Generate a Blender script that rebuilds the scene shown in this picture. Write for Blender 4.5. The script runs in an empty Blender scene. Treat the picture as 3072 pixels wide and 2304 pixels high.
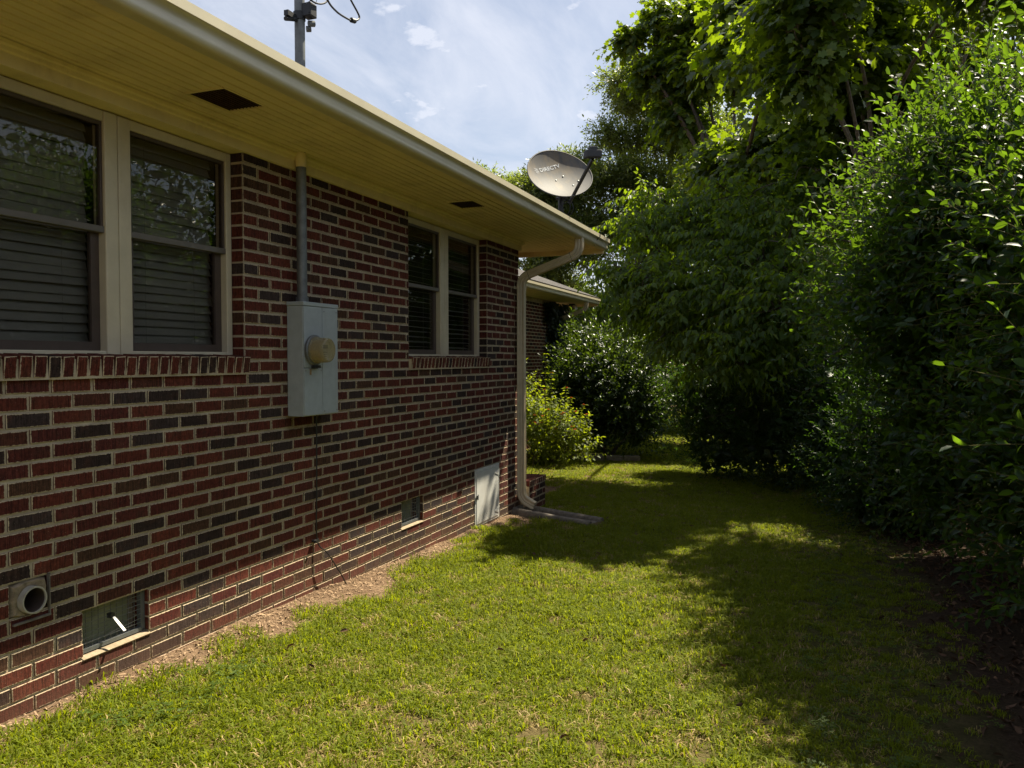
import bpy, math, random
import numpy as np
from mathutils import Vector, Matrix, Quaternion
random.seed(7); rng = np.random.default_rng(11)
SC = bpy.context.scene
COL = SC.collection

# ------------------------------------------------------------------ camera
CF, YAW, PITCH, ROLL = 2412.2, .3667, -.0311, -.001
CAM = Vector((2.9673, 0.0, 1.4286))
_fw = Vector((-math.sin(YAW) * math.cos(PITCH), math.cos(YAW) * math.cos(PITCH), math.sin(PITCH)))
_r = Vector((math.cos(YAW), math.sin(YAW), 0)); _u = _r.cross(_fw)
_r, _u = math.cos(ROLL) * _r + math.sin(ROLL) * _u, -math.sin(ROLL) * _r + math.cos(ROLL) * _u
cd = bpy.data.cameras.new('camera'); cam = bpy.data.objects.new('camera', cd); COL.objects.link(cam)
cam.matrix_world = Matrix(((_r.x, _u.x, -_fw.x, CAM.x), (_r.y, _u.y, -_fw.y, CAM.y), (_r.z, _u.z, -_fw.z, CAM.z), (0, 0, 0, 1)))
cd.sensor_width = 36.0; cd.lens = CF / 3072 * 36.0; cd.clip_start = .05; cd.clip_end = 2000
SC.camera = cam

# ------------------------------------------------------------------ sky, sun, exposure
SUN = Vector((1.0, 1.99, 3.23)).normalized()
EL = math.asin(SUN.z); AZ = math.atan2(SUN.x, SUN.y)
W = bpy.data.worlds.new('World'); SC.world = W; W.use_nodes = True
wn, wl = W.node_tree.nodes, W.node_tree.links
wn.clear()
SKY_STRENGTH = .05
def W_(t, **k):
    n = wn.new(t)
    for a, b in k.items(): setattr(n, a, b)
    return n
sky = W_('ShaderNodeTexSky', sky_type='NISHITA', sun_disc=False, sun_elevation=EL, sun_rotation=AZ, air_density=1.0, dust_density=1.2, ozone_density=1.0)
tc = W_('ShaderNodeTexCoord'); sep = W_('ShaderNodeSeparateXYZ'); wl.new(tc.outputs['Generated'], sep.inputs[0])
zz = W_('ShaderNodeMath', operation='ADD'); zz.inputs[1].default_value = .25; wl.new(sep.outputs[2], zz.inputs[0])
dv = W_('ShaderNodeVectorMath', operation='DIVIDE'); cb = W_('ShaderNodeCombineXYZ')
wl.new(tc.outputs['Generated'], dv.inputs[0])
for i in range(3): wl.new(zz.outputs[0], cb.inputs[i])
wl.new(cb.outputs[0], dv.inputs[1])
mp = W_('ShaderNodeMapping'); mp.inputs['Scale'].default_value = (2.0, 1.15, 1.0); mp.inputs['Rotation'].default_value = (0, 0, .5)
wl.new(dv.outputs[0], mp.inputs[0])
n1 = W_('ShaderNodeTexNoise'); n1.inputs['Scale'].default_value = 1.7; n1.inputs['Detail'].default_value = 9; n1.inputs['Roughness'].default_value = .6; n1.inputs['Distortion'].default_value = .5
n2 = W_('ShaderNodeTexNoise'); n2.inputs['Scale'].default_value = 6.5; n2.inputs['Detail'].default_value = 8; n2.inputs['Roughness'].default_value = .55
wl.new(mp.outputs[0], n1.inputs['Vector']); wl.new(dv.outputs[0], n2.inputs['Vector'])
r1 = W_('ShaderNodeMapRange'); r1.inputs[1].default_value = .36; r1.inputs[2].default_value = .72; r1.inputs[3].default_value = .20; r1.inputs[4].default_value = .85
r2 = W_('ShaderNodeMapRange'); r2.inputs[1].default_value = .585; r2.inputs[2].default_value = .68; r2.inputs[3].default_value = 0; r2.inputs[4].default_value = .8
wl.new(n1.outputs[0], r1.inputs[0]); wl.new(n2.outputs[0], r2.inputs[0])
mx = W_('ShaderNodeMath', operation='MAXIMUM'); wl.new(r1.outputs[0], mx.inputs[0]); wl.new(r2.outputs[0], mx.inputs[1])
mixc = W_('ShaderNodeMix', data_type='RGBA'); wl.new(mx.outputs[0], mixc.inputs[0]); wl.new(sky.outputs[0], mixc.inputs[6])
mixc.inputs[7].default_value = (7.6, 7.9, 8.8, 1)
bg = W_('ShaderNodeBackground'); bg.inputs[1].default_value = SKY_STRENGTH; wl.new(mixc.outputs[2], bg.inputs[0])
wo = W_('ShaderNodeOutputWorld'); wl.new(bg.outputs[0], wo.inputs[0])
sl = bpy.data.lights.new('sun', 'SUN'); sl.energy = 5.0; sl.angle = math.radians(.53); sl.color = (1.0, .91, .72)
so = bpy.data.objects.new('sun', sl); COL.objects.link(so); so.rotation_euler = SUN.to_track_quat('Z', 'Y').to_euler(); so.location = (8, 14, 25)
VS = SC.view_settings
VS.view_transform = 'Standard'; VS.look = 'None'; VS.exposure = 1.25; VS.gamma = 1.0; VS.use_curve_mapping = False
SC.cycles.max_bounces = 8; SC.cycles.diffuse_bounces = 3; SC.cycles.transmission_bounces = 4; SC.cycles.transparent_max_bounces = 12
SC.cycles.use_denoising = True; SC.cycles.caustics_reflective = False; SC.cycles.caustics_refractive = False

def at(px, py, y):                        # photo pixel -> point at a known distance along the house
    d = _fw + _r * ((px - 1536) / CF) - _u * ((py - 1152) / CF)
    return CAM + d * ((y - CAM.y) / d.y)
def gz(y):                                # the yard falls gently away from the camera
    return -0.035 * (np.clip(y, -6, 14) - 2.2)

# ------------------------------------------------------------------ materials
class NT:
    def __init__(s, name):
        s.m = bpy.data.materials.new(name); s.m.use_nodes = True; s.t = s.m.node_tree; s.n = s.t.nodes; s.l = s.t.links
        s.b = s.n['Principled BSDF']; s.out = s.n['Material Output']
    def new(s, t, **k):
        n = s.n.new(t)
        for a, b in k.items():
            if a.startswith('i_'): n.inputs[a[2:]].default_value = b
            else: setattr(n, a, b)
        return n
    def link(s, a, b): s.l.new(a, b)
    def noise(s, scale, detail=4, rough=.55, vec=None, dist=0):
        n = s.new('ShaderNodeTexNoise'); n.inputs['Scale'].default_value = scale; n.inputs['Detail'].default_value = detail
        n.inputs['Roughness'].default_value = rough; n.inputs['Distortion'].default_value = dist
        s.link(vec if vec is not None else s.pos(), n.inputs['Vector']); return n.outputs[0]
    def pos(s): return s.new('ShaderNodeNewGeometry').outputs['Position']
    def obj(s): return s.new('ShaderNodeTexCoord').outputs['Object']
    def scaled(s, vec, sc):
        m = s.new('ShaderNodeMapping'); m.inputs['Scale'].default_value = sc; s.link(vec, m.inputs[0]); return m.outputs[0]
    def ramp(s, fac, stops, const=False):
        r = s.new('ShaderNodeValToRGB'); cr = r.color_ramp
        if const: cr.interpolation = 'CONSTANT'
        while len(cr.elements) < len(stops): cr.elements.new(.5)
        for e, (p, c) in zip(cr.elements, stops):
            e.position = p; e.color = (c, c, c, 1) if isinstance(c, (int, float)) else (*c, 1)
        s.link(fac, r.inputs[0]); return r.outputs[0]
    def rng(s, v, a, b, c, d):
        r = s.new('ShaderNodeMapRange'); s.link(v, r.inputs[0])
        for i, x in zip((1, 2, 3, 4), (a, b, c, d)): r.inputs[i].default_value = x
        return r.outputs[0]
    def math(s, op, a, b=None, clamp=False):
        n = s.new('ShaderNodeMath', operation=op, use_clamp=clamp)
        for i, x in enumerate((a, b)):
            if x is None: continue
            if isinstance(x, (int, float)): n.inputs[i].default_value = x
            else: s.link(x, n.inputs[i])
        return n.outputs[0]
    def mix(s, f, a, b, mode='MIX'):
        n = s.new('ShaderNodeMix', data_type='RGBA', blend_type=mode)
        for i, x in ((0, f), (6, a), (7, b)):
            if isinstance(x, (int, float)): n.inputs[i].default_value = x
            elif isinstance(x, tuple): n.inputs[i].default_value = (*x, 1)
            else: s.link(x, n.inputs[i])
        return n.outputs[2]
    def attr(s, name, typ='GEOMETRY'):
        return s.new('ShaderNodeAttribute', attribute_name=name, attribute_type=typ)
    def col(s, c):
        if isinstance(c, tuple): s.b.inputs['Base Color'].default_value = (*c, 1)
        else: s.link(c, s.b.inputs['Base Color'])
        return s
    def setp(s, rough=.6, spec=.4, metal=0):
        s.b.inputs['Roughness'].default_value = rough; s.b.inputs['Specular IOR Level'].default_value = spec; s.b.inputs['Metallic'].default_value = metal; return s
    def bump(s, h, strength=.3, dist=.01):
        n = s.new('ShaderNodeBump'); n.inputs['Strength'].default_value = strength; n.inputs['Distance'].default_value = dist
        s.link(h, n.inputs['Height']); s.link(n.outputs[0], s.b.inputs['Normal']); return s

MORTAR = (.52, .42, .28)
def stain(t, c):
    """yellow-green algae where water runs off the meter cabinet"""
    sp = t.new('ShaderNodeSeparateXYZ'); t.link(t.pos(), sp.inputs[0]); n = t.noise(14, 4, .6)
    a = t.math('MULTIPLY', t.rng(sp.outputs[1], 3.95, 4.02, 0, 1), t.rng(sp.outputs[1], 4.20, 4.34, 1, 0))
    b = t.math('MULTIPLY', t.rng(sp.outputs[2], .94, 1.06, 0, 1), t.rng(sp.outputs[2], 1.085, 1.10, 1, 0))
    k = t.math('MULTIPLY', t.math('MULTIPLY', a, b), t.rng(n, .30, .60, .35, 1))
    return t.mix(k, c, t.mix(1.0, c, (.42, .34, .08), 'MULTIPLY'))
def m_mortar():
    t = NT('mortar'); a = t.noise(9, 5); b = t.noise(140, 4, .7)
    c = t.ramp(a, [(.3, (.42, .335, .225)), (.7, (.62, .51, .35))]); c = t.mix(.35, c, t.ramp(b, [(.35, .55), (.65, 1.0)]), 'MULTIPLY')
    c = t.mix(.5, c, t.ramp(t.noise(1.3, 5, .65), [(.35, .62), (.62, 1.05)]), 'MULTIPLY')
    t.col(stain(t, c)).setp(.95, .15); t.bump(b, .6, .004); return t.m
def m_brick():
    t = NT('brick')
    tint = t.math('ADD', t.attr('tint').outputs['Fac'], t.attr('tint', 'OBJECT').outputs['Fac'])
    base = t.ramp(tint, [(0, (.112, .026, .016)), (.16, (.086, .020, .014)), (.34, (.124, .031, .018)), (.5, (.094, .023, .017)), (.62, (.085, .028, .017)), (.70, (.038, .023, .019)), (.82, (.050, .033, .029)), (.92, (.076, .036, .020))], True)
    v = t.pos()
    grain = t.noise(60, 5, .7); stri = t.noise(1, 4, .7, t.scaled(v, (170, 170, 11)))
    blot = t.noise(11, 3, .6)
    c = t.mix(t.rng(blot, .52, .70, 0, .55), base, (.085, .036, .022))
    c = t.mix(.85, c, t.ramp(stri, [(.34, .28), (.60, 1.35)]), 'MULTIPLY')
    c = t.mix(.7, c, t.ramp(grain, [(.34, .42), (.62, 1.25)]), 'MULTIPLY')
    spk = t.noise(230, 2, .5); c = t.mix(t.rng(spk, .70, .74, 0, .5), c, (.45, .38, .28))
    # pale mortar smeared over the brick's edges
    uv = t.new('ShaderNodeUVMap', uv_map='edge').outputs[0]; sp = t.new('ShaderNodeSeparateXYZ'); t.link(uv, sp.inputs[0])
    ed = t.math('ADD', sp.outputs[0], t.math('MULTIPLY', t.math('SUBTRACT', t.noise(75, 5, .65), .5), .013))
    sm = t.rng(ed, .0008, .0030, 1, 0)
    c = t.mix(sm, c, MORTAR)
    low = t.new('ShaderNodeSeparateXYZ'); t.link(v, low.inputs[0])      # soil splashed on the lowest courses
    sz = t.math('ADD', low.outputs[2], t.math('MULTIPLY', low.outputs[1], .035)); sz = t.math('ADD', sz, t.math('MULTIPLY', t.noise(5, 4), .22))
    c = t.mix(t.rng(sz, .14, .40, .34, 0), c, (.21, .12, .075))
    c = t.mix(.45, c, t.ramp(t.noise(1.6, 5, .65), [(.35, .65), (.62, 1.12)]), 'MULTIPLY')
    t.col(stain(t, c)).setp(.92, .2)
    t.bump(t.math('ADD', t.math('MULTIPLY', stri, .8), t.math('MULTIPLY', grain, .6)), .55, .004); return t.m
def m_plain(name, c, rough=.6, spec=.4, metal=0, var=.12, scale=14, bump=0, dirt=None, bscale=90):
    t = NT(name); n = t.noise(scale, 5, .6)
    k = t.mix(1.0, c, t.ramp(n, [(.3, 1 - var), (.7, 1 + var * .4)]), 'MULTIPLY')
    if dirt:
        d = t.noise(3.5, 6, .7, t.scaled(t.pos(), (1, 1, .45))); k = t.mix(t.rng(d, .52, .78, 0, .6), k, dirt)
    t.col(k).setp(rough, spec, metal)
    if bump: t.bump(t.noise(bscale, 4), bump, .004)
    return t.m
def m_leaf(name, front, trans, rough=.35, spec=.5, tw=.5, var=.35, hue=(.10, .10, .012), under=None):
    t = NT(name); a = t.attr('tint').outputs['Fac']
    oi = t.new('ShaderNodeObjectInfo').outputs['Random']
    a = t.math('FRACT', t.math('ADD', a, oi))
    f = t.mix(1.0, front, t.ramp(a, [(0, 1 - var), (1, 1 + var)]), 'MULTIPLY')
    f = t.mix(t.rng(a, .86, 1.0, 0, .5), f, hue)
    if under:
        bf = t.new('ShaderNodeNewGeometry').outputs['Backfacing']; f = t.mix(bf, f, under)
    t.col(f).setp(rough, spec)
    tr = t.new('ShaderNodeBsdfTranslucent'); t.link(t.mix(1.0, trans, t.ramp(a, [(0, .7), (1, 1.15)]), 'MULTIPLY'), tr.inputs[0])
    ms = t.new('ShaderNodeMixShader'); ms.inputs[0].default_value = tw
    t.link(t.b.outputs[0], ms.inputs[1]); t.link(tr.outputs[0], ms.inputs[2]); t.link(ms.outputs[0], t.out.inputs[0])
    return t.m
def m_glass():
    t = NT('window_glass'); g = t.new('ShaderNodeBsdfGlossy'); g.inputs['Roughness'].default_value = .006
    g.inputs['Color'].default_value = (.95, .97, .95, 1)
    tr = t.new('ShaderNodeBsdfTransparent'); tr.inputs[0].default_value = (.80, .79, .76, 1)
    fr = t.new('ShaderNodeFresnel'); t.link(t.rng(t.new('ShaderNodeNewGeometry').outputs['Backfacing'], 0, 1, 1.55, 1 / 1.55), fr.inputs[0])
    b = t.new('ShaderNodeBump'); b.inputs['Strength'].default_value = .06; b.inputs['Distance'].default_value = .02
    t.link(t.noise(3.0, 1), b.inputs['Height']); t.link(b.outputs[0], g.inputs['Normal'])
    fac = t.math('MULTIPLY', fr.outputs[0], .62, True)
    ms = t.new('ShaderNodeMixShader'); t.link(fac, ms.inputs[0]); t.link(tr.outputs[0], ms.inputs[1]); t.link(g.outputs[0], ms.inputs[2])
    t.link(ms.outputs[0], t.out.inputs[0]); return t.m
def m_domeglass():
    t = NT('meter_glass'); g = t.new('ShaderNodeBsdfGlossy'); g.inputs['Roughness'].default_value = .08
    tr = t.new('ShaderNodeBsdfTransparent'); tr.inputs[0].default_value = (.90, .82, .58, 1)
    df = t.new('ShaderNodeBsdfDiffuse'); df.inputs[0].default_value = (.62, .52, .30, 1)          # yellowed, hazy glass
    lw = t.new('ShaderNodeLayerWeight'); lw.inputs[0].default_value = .35
    m1 = t.new('ShaderNodeMixShader'); m1.inputs[0].default_value = .30; t.link(tr.outputs[0], m1.inputs[1]); t.link(df.outputs[0], m1.inputs[2])
    m2 = t.new('ShaderNodeMixShader'); t.link(t.math('MULTIPLY', lw.outputs[0], .6), m2.inputs[0]); t.link(m1.outputs[0], m2.inputs[1]); t.link(g.outputs[0], m2.inputs[2])
    t.link(m2.outputs[0], t.out.inputs[0]); return t.m
def m_ground():
    t = NT('lawn_soil'); v = t.pos(); sp = t.new('ShaderNodeSeparateXYZ'); t.link(v, sp.inputs[0])
    n = t.noise(7, 6, .65); f = t.noise(70, 6, .7); w = t.noise(.9, 4, .6)
    dirt = t.ramp(n, [(.25, (.115, .070, .040)), (.5, (.20, .130, .078)), (.78, (.33, .225, .14))])
    dirt = t.mix(.6, dirt, t.ramp(f, [(.3, .5), (.7, 1.2)]), 'MULTIPLY')
    moss = t.ramp(f, [(.3, (.032, .040, .008)), (.7, (.075, .082, .016))])
    edge = t.math('ADD', sp.outputs[0], t.math('MULTIPLY', t.math('SUBTRACT', w, .5), .9))
    g = t.mix(t.rng(edge, .30, .62, 0, 1), dirt, t.mix(t.rng(n, .5, .7, 0, .45), moss, dirt))
    thatch = t.ramp(f, [(.3, (.075, .055, .020)), (.7, (.22, .165, .075))])
    g = t.mix(t.math('MULTIPLY', t.rng(edge, .40, .70, 0, 1), t.math('MULTIPLY', t.rng(edge, 2.3, 3.0, .85, .15), t.rng(sp.outputs[1], 9, 12, 1, .1))), g, thatch)
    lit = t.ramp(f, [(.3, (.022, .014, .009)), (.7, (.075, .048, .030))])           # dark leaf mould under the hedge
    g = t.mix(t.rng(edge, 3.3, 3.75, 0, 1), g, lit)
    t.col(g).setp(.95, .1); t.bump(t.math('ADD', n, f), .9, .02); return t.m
def m_bark(name, a, b):
    t = NT(name); n = t.noise(1, 6, .7, t.scaled(t.pos(), (28, 28, 6)))
    t.col(t.ramp(n, [(.3, a), (.7, b)])).setp(.9, .2); t.bump(n, .8, .01); return t.m
def m_shingle():
    t = NT('shingles'); br = t.new('ShaderNodeTexBrick'); br.inputs['Scale'].default_value = 4.2; br.inputs['Mortar Size'].default_value = .02
    br.inputs['Color1'].default_value = (.075, .068, .066, 1); br.inputs['Color2'].default_value = (.12, .11, .105, 1); br.inputs['Mortar'].default_value = (.03, .03, .03, 1)
    s = t.scaled(t.new('ShaderNodeTexCoord').outputs['UV'], (1, 1, 1)); t.link(s, br.inputs['Vector'])
    c = t.mix(.6, br.outputs[0], t.ramp(t.noise(90, 4, .7), [(.3, .5), (.7, 1.3)]), 'MULTIPLY')
    t.col(c).setp(.95, .2); t.bump(br.outputs[1], .4, .01); return t.m

M = {}
M['mortar'] = m_mortar(); M['brick'] = m_brick(); M['glass'] = m_glass(); M['dome'] = m_domeglass(); M['ground'] = m_ground(); M['shingle'] = m_shingle()
M['cream'] = m_plain('cream_paint', (.82, .69, .39), .5, .4, var=.10, scale=5, bump=.08, dirt=(.42, .31, .16))
M['gutter'] = m_plain('gutter_enamel', (.60, .54, .38), .28, .5, var=.10, scale=3, dirt=(.50, .42, .28))
M['ds'] = m_plain('downspout_enamel', (.56, .48, .33), .35, .5, var=.16, scale=8, dirt=(.36, .26, .15))
M['frame'] = m_plain('window_frame_paint', (.58, .50, .35), .4, .45, var=.10, scale=9, dirt=(.40, .31, .20))
M['sash'] = m_plain('bronze_sash', (.075, .052, .040), .45, .5, var=.2)
M['rail'] = m_plain('grey_rail', (.13, .11, .09), .4, .5, var=.15)
M['slat'] = m_plain('blind_slat', (.27, .27, .25), .55, .4, var=.08, scale=6)
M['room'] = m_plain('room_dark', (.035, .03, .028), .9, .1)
M['vent'] = m_plain('rusty_screen', (.055, .026, .014), .8, .3, var=.5, scale=60)
M['galv'] = m_plain('galvanised_steel', (.17, .18, .18), .5, .4, metal=.35, var=.3, scale=22, dirt=(.16, .15, .12))
M['sillmortar'] = m_plain('vent_sill_mortar', (.36, .285, .19), .95, .1, var=.35, scale=30, bump=.8, dirt=(.24, .17, .10), bscale=60)
M['patch'] = m_plain('rough_mortar_patch', (.30, .235, .155), .95, .1, var=.5, scale=35, bump=1.0, dirt=(.12, .085, .05), bscale=50)
M['lever'] = m_plain('bright_lever', (.34, .33, .31), .3, .5, metal=.2, var=.1)
M['wiremesh'] = m_plain('wire_mesh', (.20, .20, .19), .5, .5, metal=.5, var=.3, scale=50)
M['ventback'] = m_plain('vent_back_panel', (.26, .27, .19), .55, .4, var=.35, scale=9)
M['box'] = m_plain('grey_enamel', (.36, .39, .39), .42, .45, var=.10, scale=18, dirt=(.25, .26, .24))
M['dark'] = m_plain('dark_plastic', (.018, .018, .019), .5, .5, var=.3)
M['cable'] = m_plain('black_cable', (.010, .010, .011), .45, .5)
M['brass'] = m_plain('tag_plastic', (.30, .20, .09), .5, .4)
M['dish'] = m_plain('dish_grey', (.105, .10, .095), .62, .2, var=.22, scale=5, dirt=(.34, .24, .12))
M['logo'] = m_plain('pale_logo', (.50, .51, .52), .5, .4, var=.15, scale=40)
M['dishmetal'] = m_plain('dish_bracket', (.035, .034, .033), .5, .5, metal=.3)
M['bolt'] = m_plain('zinc_bolt', (.30, .30, .28), .5, .4, metal=.4)
M['pvc'] = m_plain('pvc_pipe', (.38, .35, .29), .45, .45, var=.2, scale=20, dirt=(.22, .17, .11))
M['door'] = m_plain('access_door_paint', (.66, .65, .60), .5, .4, var=.10, scale=7, dirt=(.46, .42, .34))
M['concrete'] = m_plain('old_concrete', (.19, .165, .135), .95, .15, var=.4, scale=26, bump=.6)
M['stone'] = m_plain('edging_stone', (.19, .16, .12), .95, .15, var=.4, scale=14, bump=.8, bscale=40)
M['road'] = m_plain('pale_road', (.30, .29, .28), .95, .1, var=.2, scale=2)
M['glow'] = m_plain('lamp_glass', (.6, .57, .5), .3, .5)
M['holly'] = m_leaf('holly_leaf', (.018, .046, .012), (.17, .30, .012), .48, .28, .42, .5, (.055, .085, .012))
M['azalea'] = m_leaf('azalea_leaf', (.020, .045, .010), (.08, .17, .010), .45, .4, .35)
M['dogwood'] = m_leaf('dogwood_leaf', (.040, .078, .011), (.30, .43, .010), .50, .35, .50, .3, (.13, .13, .015))
M['maple'] = m_leaf('maple_leaf', (.030, .060, .014), (.27, .38, .008), .42, .4, .50, .3, (.15, .14, .012))
M['camellia'] = m_leaf('camellia_leaf', (.020, .042, .009), (.12, .19, .010), .36, .4, .35, .35)
M['oak'] = m_leaf('oak_leaf', (.075, .100, .026), (.29, .37, .034), .36, .45, .48, .35, (.17, .14, .03))
M['lantana'] = m_leaf('lantana_leaf', (.085, .120, .012), (.40, .48, .014), .55, .3, .48, .3, (.16, .15, .02))
M['ivy'] = m_leaf('ivy_leaf', (.015, .030, .010), (.05, .10, .01), .4, .4, .3)
M['berry'] = m_plain('holly_berry', (.12, .13, .02), .35, .5)
M['flower'] = m_plain('lantana_flower', (.75, .16, .015), .6, .3, var=.4, scale=60)
M['bark'] = m_bark('grey_bark', (.035, .028, .022), (.13, .11, .085)); M['twig'] = m_bark('green_twig', (.060, .060, .018), (.13, .115, .035))
M['bark2'] = m_bark('pale_bark', (.10, .08, .06), (.26, .22, .17))
M['grass'] = m_leaf('grass_blade', (.135, .172, .008), (.35, .40, .006), .6, .15, .45, .42, (.40, .33, .09))
M['straw'] = m_leaf('dry_blade', (.36, .27, .11), (.30, .21, .06), .6, .2, .3, .3, (.36, .26, .12))
M['clover'] = m_leaf('clover_leaf', (.070, .115, .014), (.22, .31, .012), .55, .3, .4, .3)
M['chip'] = m_leaf('bark_chip', (.30, .205, .125), (.1, .06, .03), .9, .15, .05, .6, (.42, .30, .17))
M['litter'] = m_leaf('fallen_leaf', (.10, .056, .033), (.10, .05, .02), .7, .25, .15, .6, (.22, .13, .07))

# ------------------------------------------------------------------ object helpers
def link(o, parent=None):
    COL.objects.link(o)
    if parent is not None: o.parent = parent
    return o
def tag(o, label=None, cat=None, group=None, kind=None):
    for k, v in (('label', label), ('category', cat), ('group', group), ('kind', kind)):
        if v: o[k] = v
    return o
def empty(name, loc=(0, 0, 0)):
    o = bpy.data.objects.new(name, None); o.location = loc; o.empty_display_size = .2; COL.objects.link(o); return o
def local(o, parent):
    """keep an object built in world coordinates in place under a parent that was moved"""
    p = parent; off = Vector((0, 0, 0))
    while p is not None: off += p.location; p = p.parent
    o.parent = parent; o.location = Vector(o.location) - off; return o
class MB:
    def __init__(s): s.v = []; s.f = []
    def add(s, vs, fs):
        n = len(s.v); s.v += [tuple(v) for v in vs]; s.f += [tuple(i + n for i in f) for f in fs]; return s
    def box(s, a, b, rot=None, c=None):
        x0, y0, z0 = a; x1, y1, z1 = b
        vs = [Vector(p) for p in ((x0, y0, z0), (x1, y0, z0), (x1, y1, z0), (x0, y1, z0), (x0, y0, z1), (x1, y0, z1), (x1, y1, z1), (x0, y1, z1))]
        if rot is not None: vs = [rot @ v + Vector(c) for v in vs]
        return s.add(vs, [(0, 3, 2, 1), (4, 5, 6, 7), (0, 1, 5, 4), (1, 2, 6, 5), (2, 3, 7, 6), (3, 0, 4, 7)])
    def tube(s, pts, rad, n=8, cap=True):
        pts = [Vector(p) for p in pts]
        if not hasattr(rad, '__len__'): rad = [rad] * len(pts)
        rings = []; ref = None
        for i, p in enumerate(pts):
            d = (pts[min(i + 1, len(pts) - 1)] - pts[max(i - 1, 0)]).normalized()
            if ref is None: ref = d.orthogonal().normalized()
            ref = (ref - d * ref.dot(d)); ref = ref.normalized() if ref.length > 1e-6 else d.orthogonal().normalized()
            b = d.cross(ref)
            rings.append([p + (ref * math.cos(t) + b * math.sin(t)) * rad[i] for t in (2 * math.pi * k / n for k in range(n))])
        vs = [v for r in rings for v in r]; fs = []
        for i in range(len(pts) - 1):
            for k in range(n):
                a, b2 = i * n + k, i * n + (k + 1) % n; fs.append((a, b2, b2 + n, a + n))
        if cap: fs += [tuple(range(n - 1, -1, -1)), tuple(range((len(pts) - 1) * n, len(pts) * n))]
        return s.add(vs, fs)
    def sweep(s, pts, prof, refdir):
        """profile (list of 2-D points) carried along a path; refdir fixes the profile's first axis"""
        pts = [Vector(p) for p in pts]; n = len(prof); vs = []; fs = []
        for i, p in enumerate(pts):
            d = (pts[min(i + 1, len(pts) - 1)] - pts[max(i - 1, 0)]).normalized()
            a = Vector(refdir); a = (a - d * a.dot(d)).normalized(); b = d.cross(a)
            vs += [p + a * q[0] + b * q[1] for q in prof]
        for i in range(len(pts) - 1):
            for k in range(n): fs.append((i * n + k, i * n + (k + 1) % n, (i + 1) * n + (k + 1) % n, (i + 1) * n + k))
        return s.add(vs, fs)
    def extrude(s, prof, y0, y1, closed=True, cap=True):
        """x-z profile pushed along y"""
        n = len(prof); vs = [(x, y0, z) for x, z in prof] + [(x, y1, z) for x, z in prof]
        fs = [(k, (k + 1) % n, n + (k + 1) % n, n + k) for k in range(n if closed else n - 1)]
        if cap and closed: fs += [tuple(range(n - 1, -1, -1)), tuple(range(n, 2 * n))]
        return s.add(vs, fs)
    def lathe(s, prof, M4, n=24):
        vs = []; fs = []
        for r, z in prof: vs += [M4 @ Vector((r * math.cos(t), r * math.sin(t), z)) for t in (2 * math.pi * k / n for k in range(n))]
        for i in range(len(prof) - 1):
            for k in range(n): fs.append((i * n + k, i * n + (k + 1) % n, (i + 1) * n + (k + 1) % n, (i + 1) * n + k))
        return s.add(vs, fs)
    def build(s, name, mat, parent=None, smooth=False, bevel=0, loc=None):
        me = bpy.data.meshes.new(name)
        vs = s.v if loc is None else [tuple(Vector(v) - Vector(loc)) for v in s.v]
        me.from_pydata(vs, [], s.f); me.update()
        me.materials.append(M[mat])
        if smooth:
            me.polygons.foreach_set('use_smooth', [True] * len(me.polygons))
        o = bpy.data.objects.new(name, me)
        if loc is not None: o.location = loc
        COL.objects.link(o)
        if parent is not None: local(o, parent)
        if smooth:
            try: me.set_sharp_from_angle(angle=math.radians(38))
            except Exception: pass
        if bevel:
            md = o.modifiers.new('bevel', 'BEVEL'); md.width = bevel; md.segments = 2; md.limit_method = 'ANGLE'
        return o
def bez(p, n=12):
    """smooth path through points (Catmull-Rom)"""
    p = [Vector(q) for q in p]; out = []
    for i in range(len(p) - 1):
        a, b, c, d = p[max(i - 1, 0)], p[i], p[i + 1], p[min(i + 2, len(p) - 1)]
        for k in range(n):
            t = k / n
            out.append(.5 * ((2 * b) + (c - a) * t + (2 * a - 5 * b + 4 * c - d) * t * t + (3 * b - a - 3 * c + d) * t ** 3))
    return out + [p[-1]]

# ------------------------------------------------------------------ ground
def ground():
    xs = np.unique(np.concatenate([np.linspace(-400, -12, 14), np.linspace(-12, -1, 12), np.linspace(-1, 6, 71), np.linspace(6, 20, 15), np.linspace(20, 400, 14)]))
    ys = np.unique(np.concatenate([np.linspace(-300, -6, 10), np.linspace(-6, 1, 15), np.linspace(1, 12, 111), np.linspace(12, 40, 29), np.linspace(40, 600, 20)]))
    X, Y = np.meshgrid(xs, ys); Z = gz(Y)
    inn = np.exp(-((np.abs(X - 2) / 6) ** 4 + (np.abs(Y - 6) / 9) ** 4))
    Z = Z + inn * (.012 * np.sin(X * 5.1 + Y * 3.3) * np.sin(Y * 4.7 - X * 2) + .01 * np.sin(X * 1.7 + 2) * np.sin(Y * 2.1)) + np.clip(.25 - X, 0, .25) * .10 * (X > -.05)
    Z += np.where(X > 3.6, (X - 3.6) * .05, 0) * (X < 20)
    nx, ny = len(xs), len(ys)
    vs = np.stack([X, Y, Z], -1).reshape(-1, 3)
    idx = np.arange(nx * ny).reshape(ny, nx)
    f = np.stack([idx[:-1, :-1], idx[:-1, 1:], idx[1:, 1:], idx[1:, :-1]], -1).reshape(-1, 4)
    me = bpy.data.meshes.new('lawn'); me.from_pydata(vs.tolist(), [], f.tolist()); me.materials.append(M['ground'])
    me.polygons.foreach_set('use_smooth', [True] * len(f))
    o = bpy.data.objects.new('lawn', me); COL.objects.link(o); tag(o, 'mown lawn with bare soil along the brick wall', 'lawn', kind='structure')
    r = MB().box((-60, 33, -.345 - .02), (60, 39, -.345 + .006)).build('road', 'road'); tag(r, 'pale road beyond the shrubs', 'road', kind='structure')
ground()

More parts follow.
